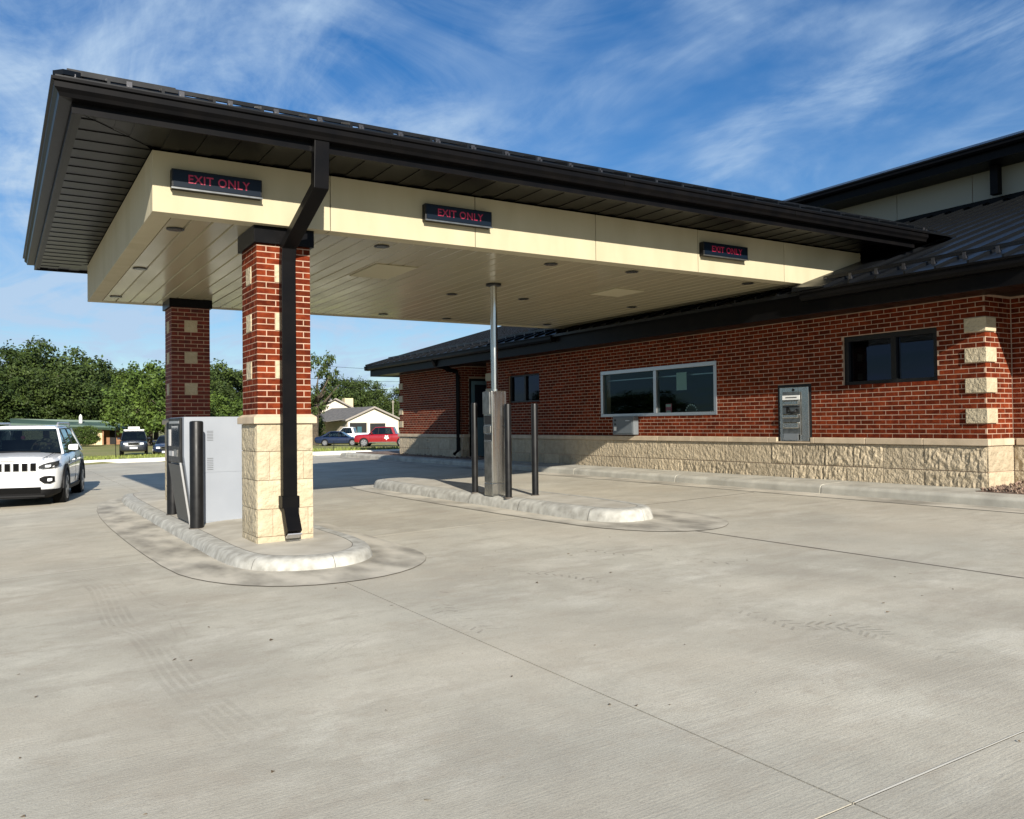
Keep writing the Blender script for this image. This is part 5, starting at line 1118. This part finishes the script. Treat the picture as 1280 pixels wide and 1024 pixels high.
for x, y, t_, r_, kd, lb in ((-5.4, 100, 10.2, 6, 'dark', 'dark green tree at the very left edge, above the white SUV bonnet'), (-.6, 112, 10.8, 6.2, 'dark2', 'dark round tree second from the left edge, above the SUV windscreen'), (2.6, 118, 11.4, 6, 'dark', 'tall dark tree above the white SUV roof rail'), (5.6, 116, 12.0, 6.2, 'dark2', 'tallest dark tree, its top just left of the green roofed house vent'),
        (8.8, 121, 10.9, 5.4, 'dark', 'dark tree sloping down at the right of the tallest one'), (11.3, 126, 9.0, 4.8, 'dark2', 'lower dark tree where the dark row ends above the green roof'), (3.0, 106, 8.3, 4.6, 'olive', 'shorter olive green tree in front of the tall dark ones, left of the house'), (7.0, 107, 7.6, 4.6, 'dark', 'shorter dark tree directly behind the roof vent'), (-.9, 103, 7.8, 4.6, 'dark', 'shorter dark tree behind the SUV roof'),
        (11.5, 110, 6.2, 4, 'dark', 'low dark tree filling the gap behind the green roof end'), (-11, 104, 10, 6, 'dark2', 'dark tree just outside the left edge beyond the SUV'), (-17, 100, 9.5, 6, 'dark', 'dark tree farthest left beyond the frame edge')):
    tree(x, y, t_, r_, kd, lb, gd, .02)
for x, y, t_, r_, kd, lb in ((13.9, 130, 9.8, 4.6, 'olive', 'mid green tree just right of the tallest dark trees'), (16.2, 126, 9.2, 4.4, 'olive2', 'mid green tree standing between the dark trees and the far brick pillar'), (20.3, 135, 9.6, 5.4, 'olive', 'rounded green tree directly behind the far brick pillar'),
        (12.6, 88, 7.9, 3.9, 'light', 'bright yellow green tree above the parked dark SUV'), (13.2, 105, 6.0, 3.2, 'light', 'small bright green tree behind the right end of the green roof'), (14.3, 84, 6.6, 3.6, 'light', 'bright green tree with low branches beside the far pillar'),
        (18.4, 96, 7.4, 4.2, 'olive', 'green tree seen left between the two brick pillars'), (21.2, 100, 8.9, 4.4, 'olive2', 'taller green tree seen between the two brick pillars'), (23.6, 103, 8.4, 4.6, 'olive', 'green tree just left of the near brick pillar'), (19.8, 88, 4.6, 3.4, 'light', 'low bright shrubby tree between the pillars'),
        (24.8, 92, 5.2, 3.4, 'dark', 'dark low tree right behind the near brick pillar'), (27.0, 97, 5.6, 2.4, 'olive', 'dark green tree crown behind the chimney house'), (33.5, 128, 6.2, 4.0, 'olive2', 'distant tree rising over the ridge of the chimney house')):
    tree(x, y, t_, r_, kd, lb, None, .04)
tree(25.0, 76, 9.0, 2.3, 'sparse', 'open airy tree with gaps of sky, right of the near brick pillar', None, .25)
tree(25.6, 81, 4.0, 1.9, 'olive', 'low bushy tree under the airy tree beside the pillar', None, .02)
for x, y, t_, r_, lb in ((55.0, 150, 10.4, 5.2, 'distant round green tree above the pale houses, tallest of that row'), (59.8, 153, 10.2, 5.0, 'distant green tree above the garage house roof'), (63.5, 158, 8.4, 5.0, 'small distant tree sloping down beside the utility pole'), (66.8, 150, 8.6, 4.0, 'distant tree touching the far corner of the bank building'), (50.0, 152, 7.6, 4.6, 'distant tree left of the round one over the houses')):
    tree(x, y, t_, r_, 'olive', lb, None, .02)
for x, y, t_, r_, lb in ((-24, 88, 5.0, 5, 'first'), (-35, 80, 6.3, 5, 'second'), (-47, 82, 5.4, 6, 'third'), (-58, 70, 6.8, 5, 'fourth'), (-70, 64, 5.2, 6, 'fifth'), (-84, 52, 6.6, 6, 'sixth'), (-92, 36, 5.6, 6, 'seventh'), (-96, 20, 6.5, 6, 'eighth')):
    tree(x, y, t_, r_, 'dark', lb+' dark tree of the row outside the left edge, counted outward from the white SUV', 'roadside trees left of the lot', .02)
b_ = thing('round_bush', (7.0, 88, T(7, 88)), 0, 'trimmed round green bush before the green roofed house wall', 'bush'); inst(crowns['olive'], 'foliage', b_, (0, 0, .95), .4, (1.35, 1.2, .98)); inst(crowns['light'], 'foliage', b_, (0, 0, .95), 2.4, (1.3, 1.2, .98))
b_ = thing('small_bush', (28.4, 86, T(28, 86)), 0, 'low yellow green shrub at the foot of the chimney house', 'bush'); inst(crowns['light'], 'foliage', b_, (0, 0, .6), 1.4, (1.3, 1.2, .7))
# grass tufts in the strip beyond the kerb
random.seed(31); mb = MB(); vs, fs = [], []
for k in range(26000):
    t = random.uniform(-6, 34); d = .36+random.random()**1.6*24; p = CA+cdv*t+cn*d; s_ = random.uniform(.02, .055); h_ = random.uniform(.04, .12); a_ = random.uniform(0, 3.14); z = T(p.x, p.y)
    i = len(vs); vs += [(p.x-math.cos(a_)*s_, p.y-math.sin(a_)*s_, z-.01), (p.x+math.cos(a_)*s_, p.y+math.sin(a_)*s_, z-.01), (p.x+random.uniform(-.03, .03), p.y+random.uniform(-.03, .03), z+h_)]; fs.append((i, i+1, i+2))
mb.v, mb.f, mb.m = vs, fs, [0]*len(fs); tag(mb.build('grass', M_blade), 'short yellow green grass growing beyond the pale kerb', 'grass', kind='stuff')
# poles, wires, markers
p_ = thing('utility_pole', (48.3, 112, T(48, 112)), 0, 'thin pale utility pole among the distant trees near the bank corner', 'pole'); MB().tube([(0, 0, 0), (0, 0, 5.3)], [.10, .07], 8).build('pole', M_wood, p_); MB().box(-.2, .2, -.05, .05, 5.0, 5.1).build('crossarm', M_wood, p_)
for i, (z0, z1) in enumerate(((6.3, 7.2), (5.2, 6.3), (4.7, 5.3))):
    mb = MB(); mb.tube([(19+(48-19)*t/10, 66+9*t/10, z0+(z1-z0)*t/10-.5*math.sin(math.pi*t/10)) for t in range(11)], .014, 5); tag(mb.build('power_line', M_trim), ('highest', 'middle', 'lowest')[i]+' of three thin power lines crossing the sky above the pale houses', 'cable')
for x, y, h_, lb in ((3.9, 35.5, 1.15, 'thin dark stake in the grass just right of the white SUV'), (10.9, 30.9, .35, 'tiny dark marker stub on the kerb right of the near pillar'), (17.9, 46, .6, 'short pale marker post in the grass before the red truck')):
    s_ = thing('marker_stake', (x, y, T(x, y)), 0, lb, 'stake'); MB().tube([(0, 0, -.1), (0, 0, h_)], .014, 6).build('rod', M_wood if 'pale' in lb else M_plast, s_)
# litter on the concrete
random.seed(77); mb = MB()
for k in range(90):
    x, y = random.uniform(-2.5, 6.2), random.uniform(1.6, 7.5)
    if abs(x-2.5) < .9 and y > 6.8: continue
    s_ = random.uniform(.006, .016); q = [Vector((random.uniform(-1, 1)*s_, random.uniform(-1, 1)*s_, random.uniform(0, .6)*s_)) for _ in range(4)]
    mb.add([(x+v_.x, y+v_.y, G(x)+.001+v_.z) for v_ in q], [(0, 1, 2), (0, 2, 3), (0, 1, 3), (1, 2, 3)])
tag(mb.build('leaf_litter', mat('dry_leaf', (.10, .07, .04), .9, rnd=.4)), 'tiny dry leaf crumbs and grit scattered over the concrete', 'debris', kind='stuff')
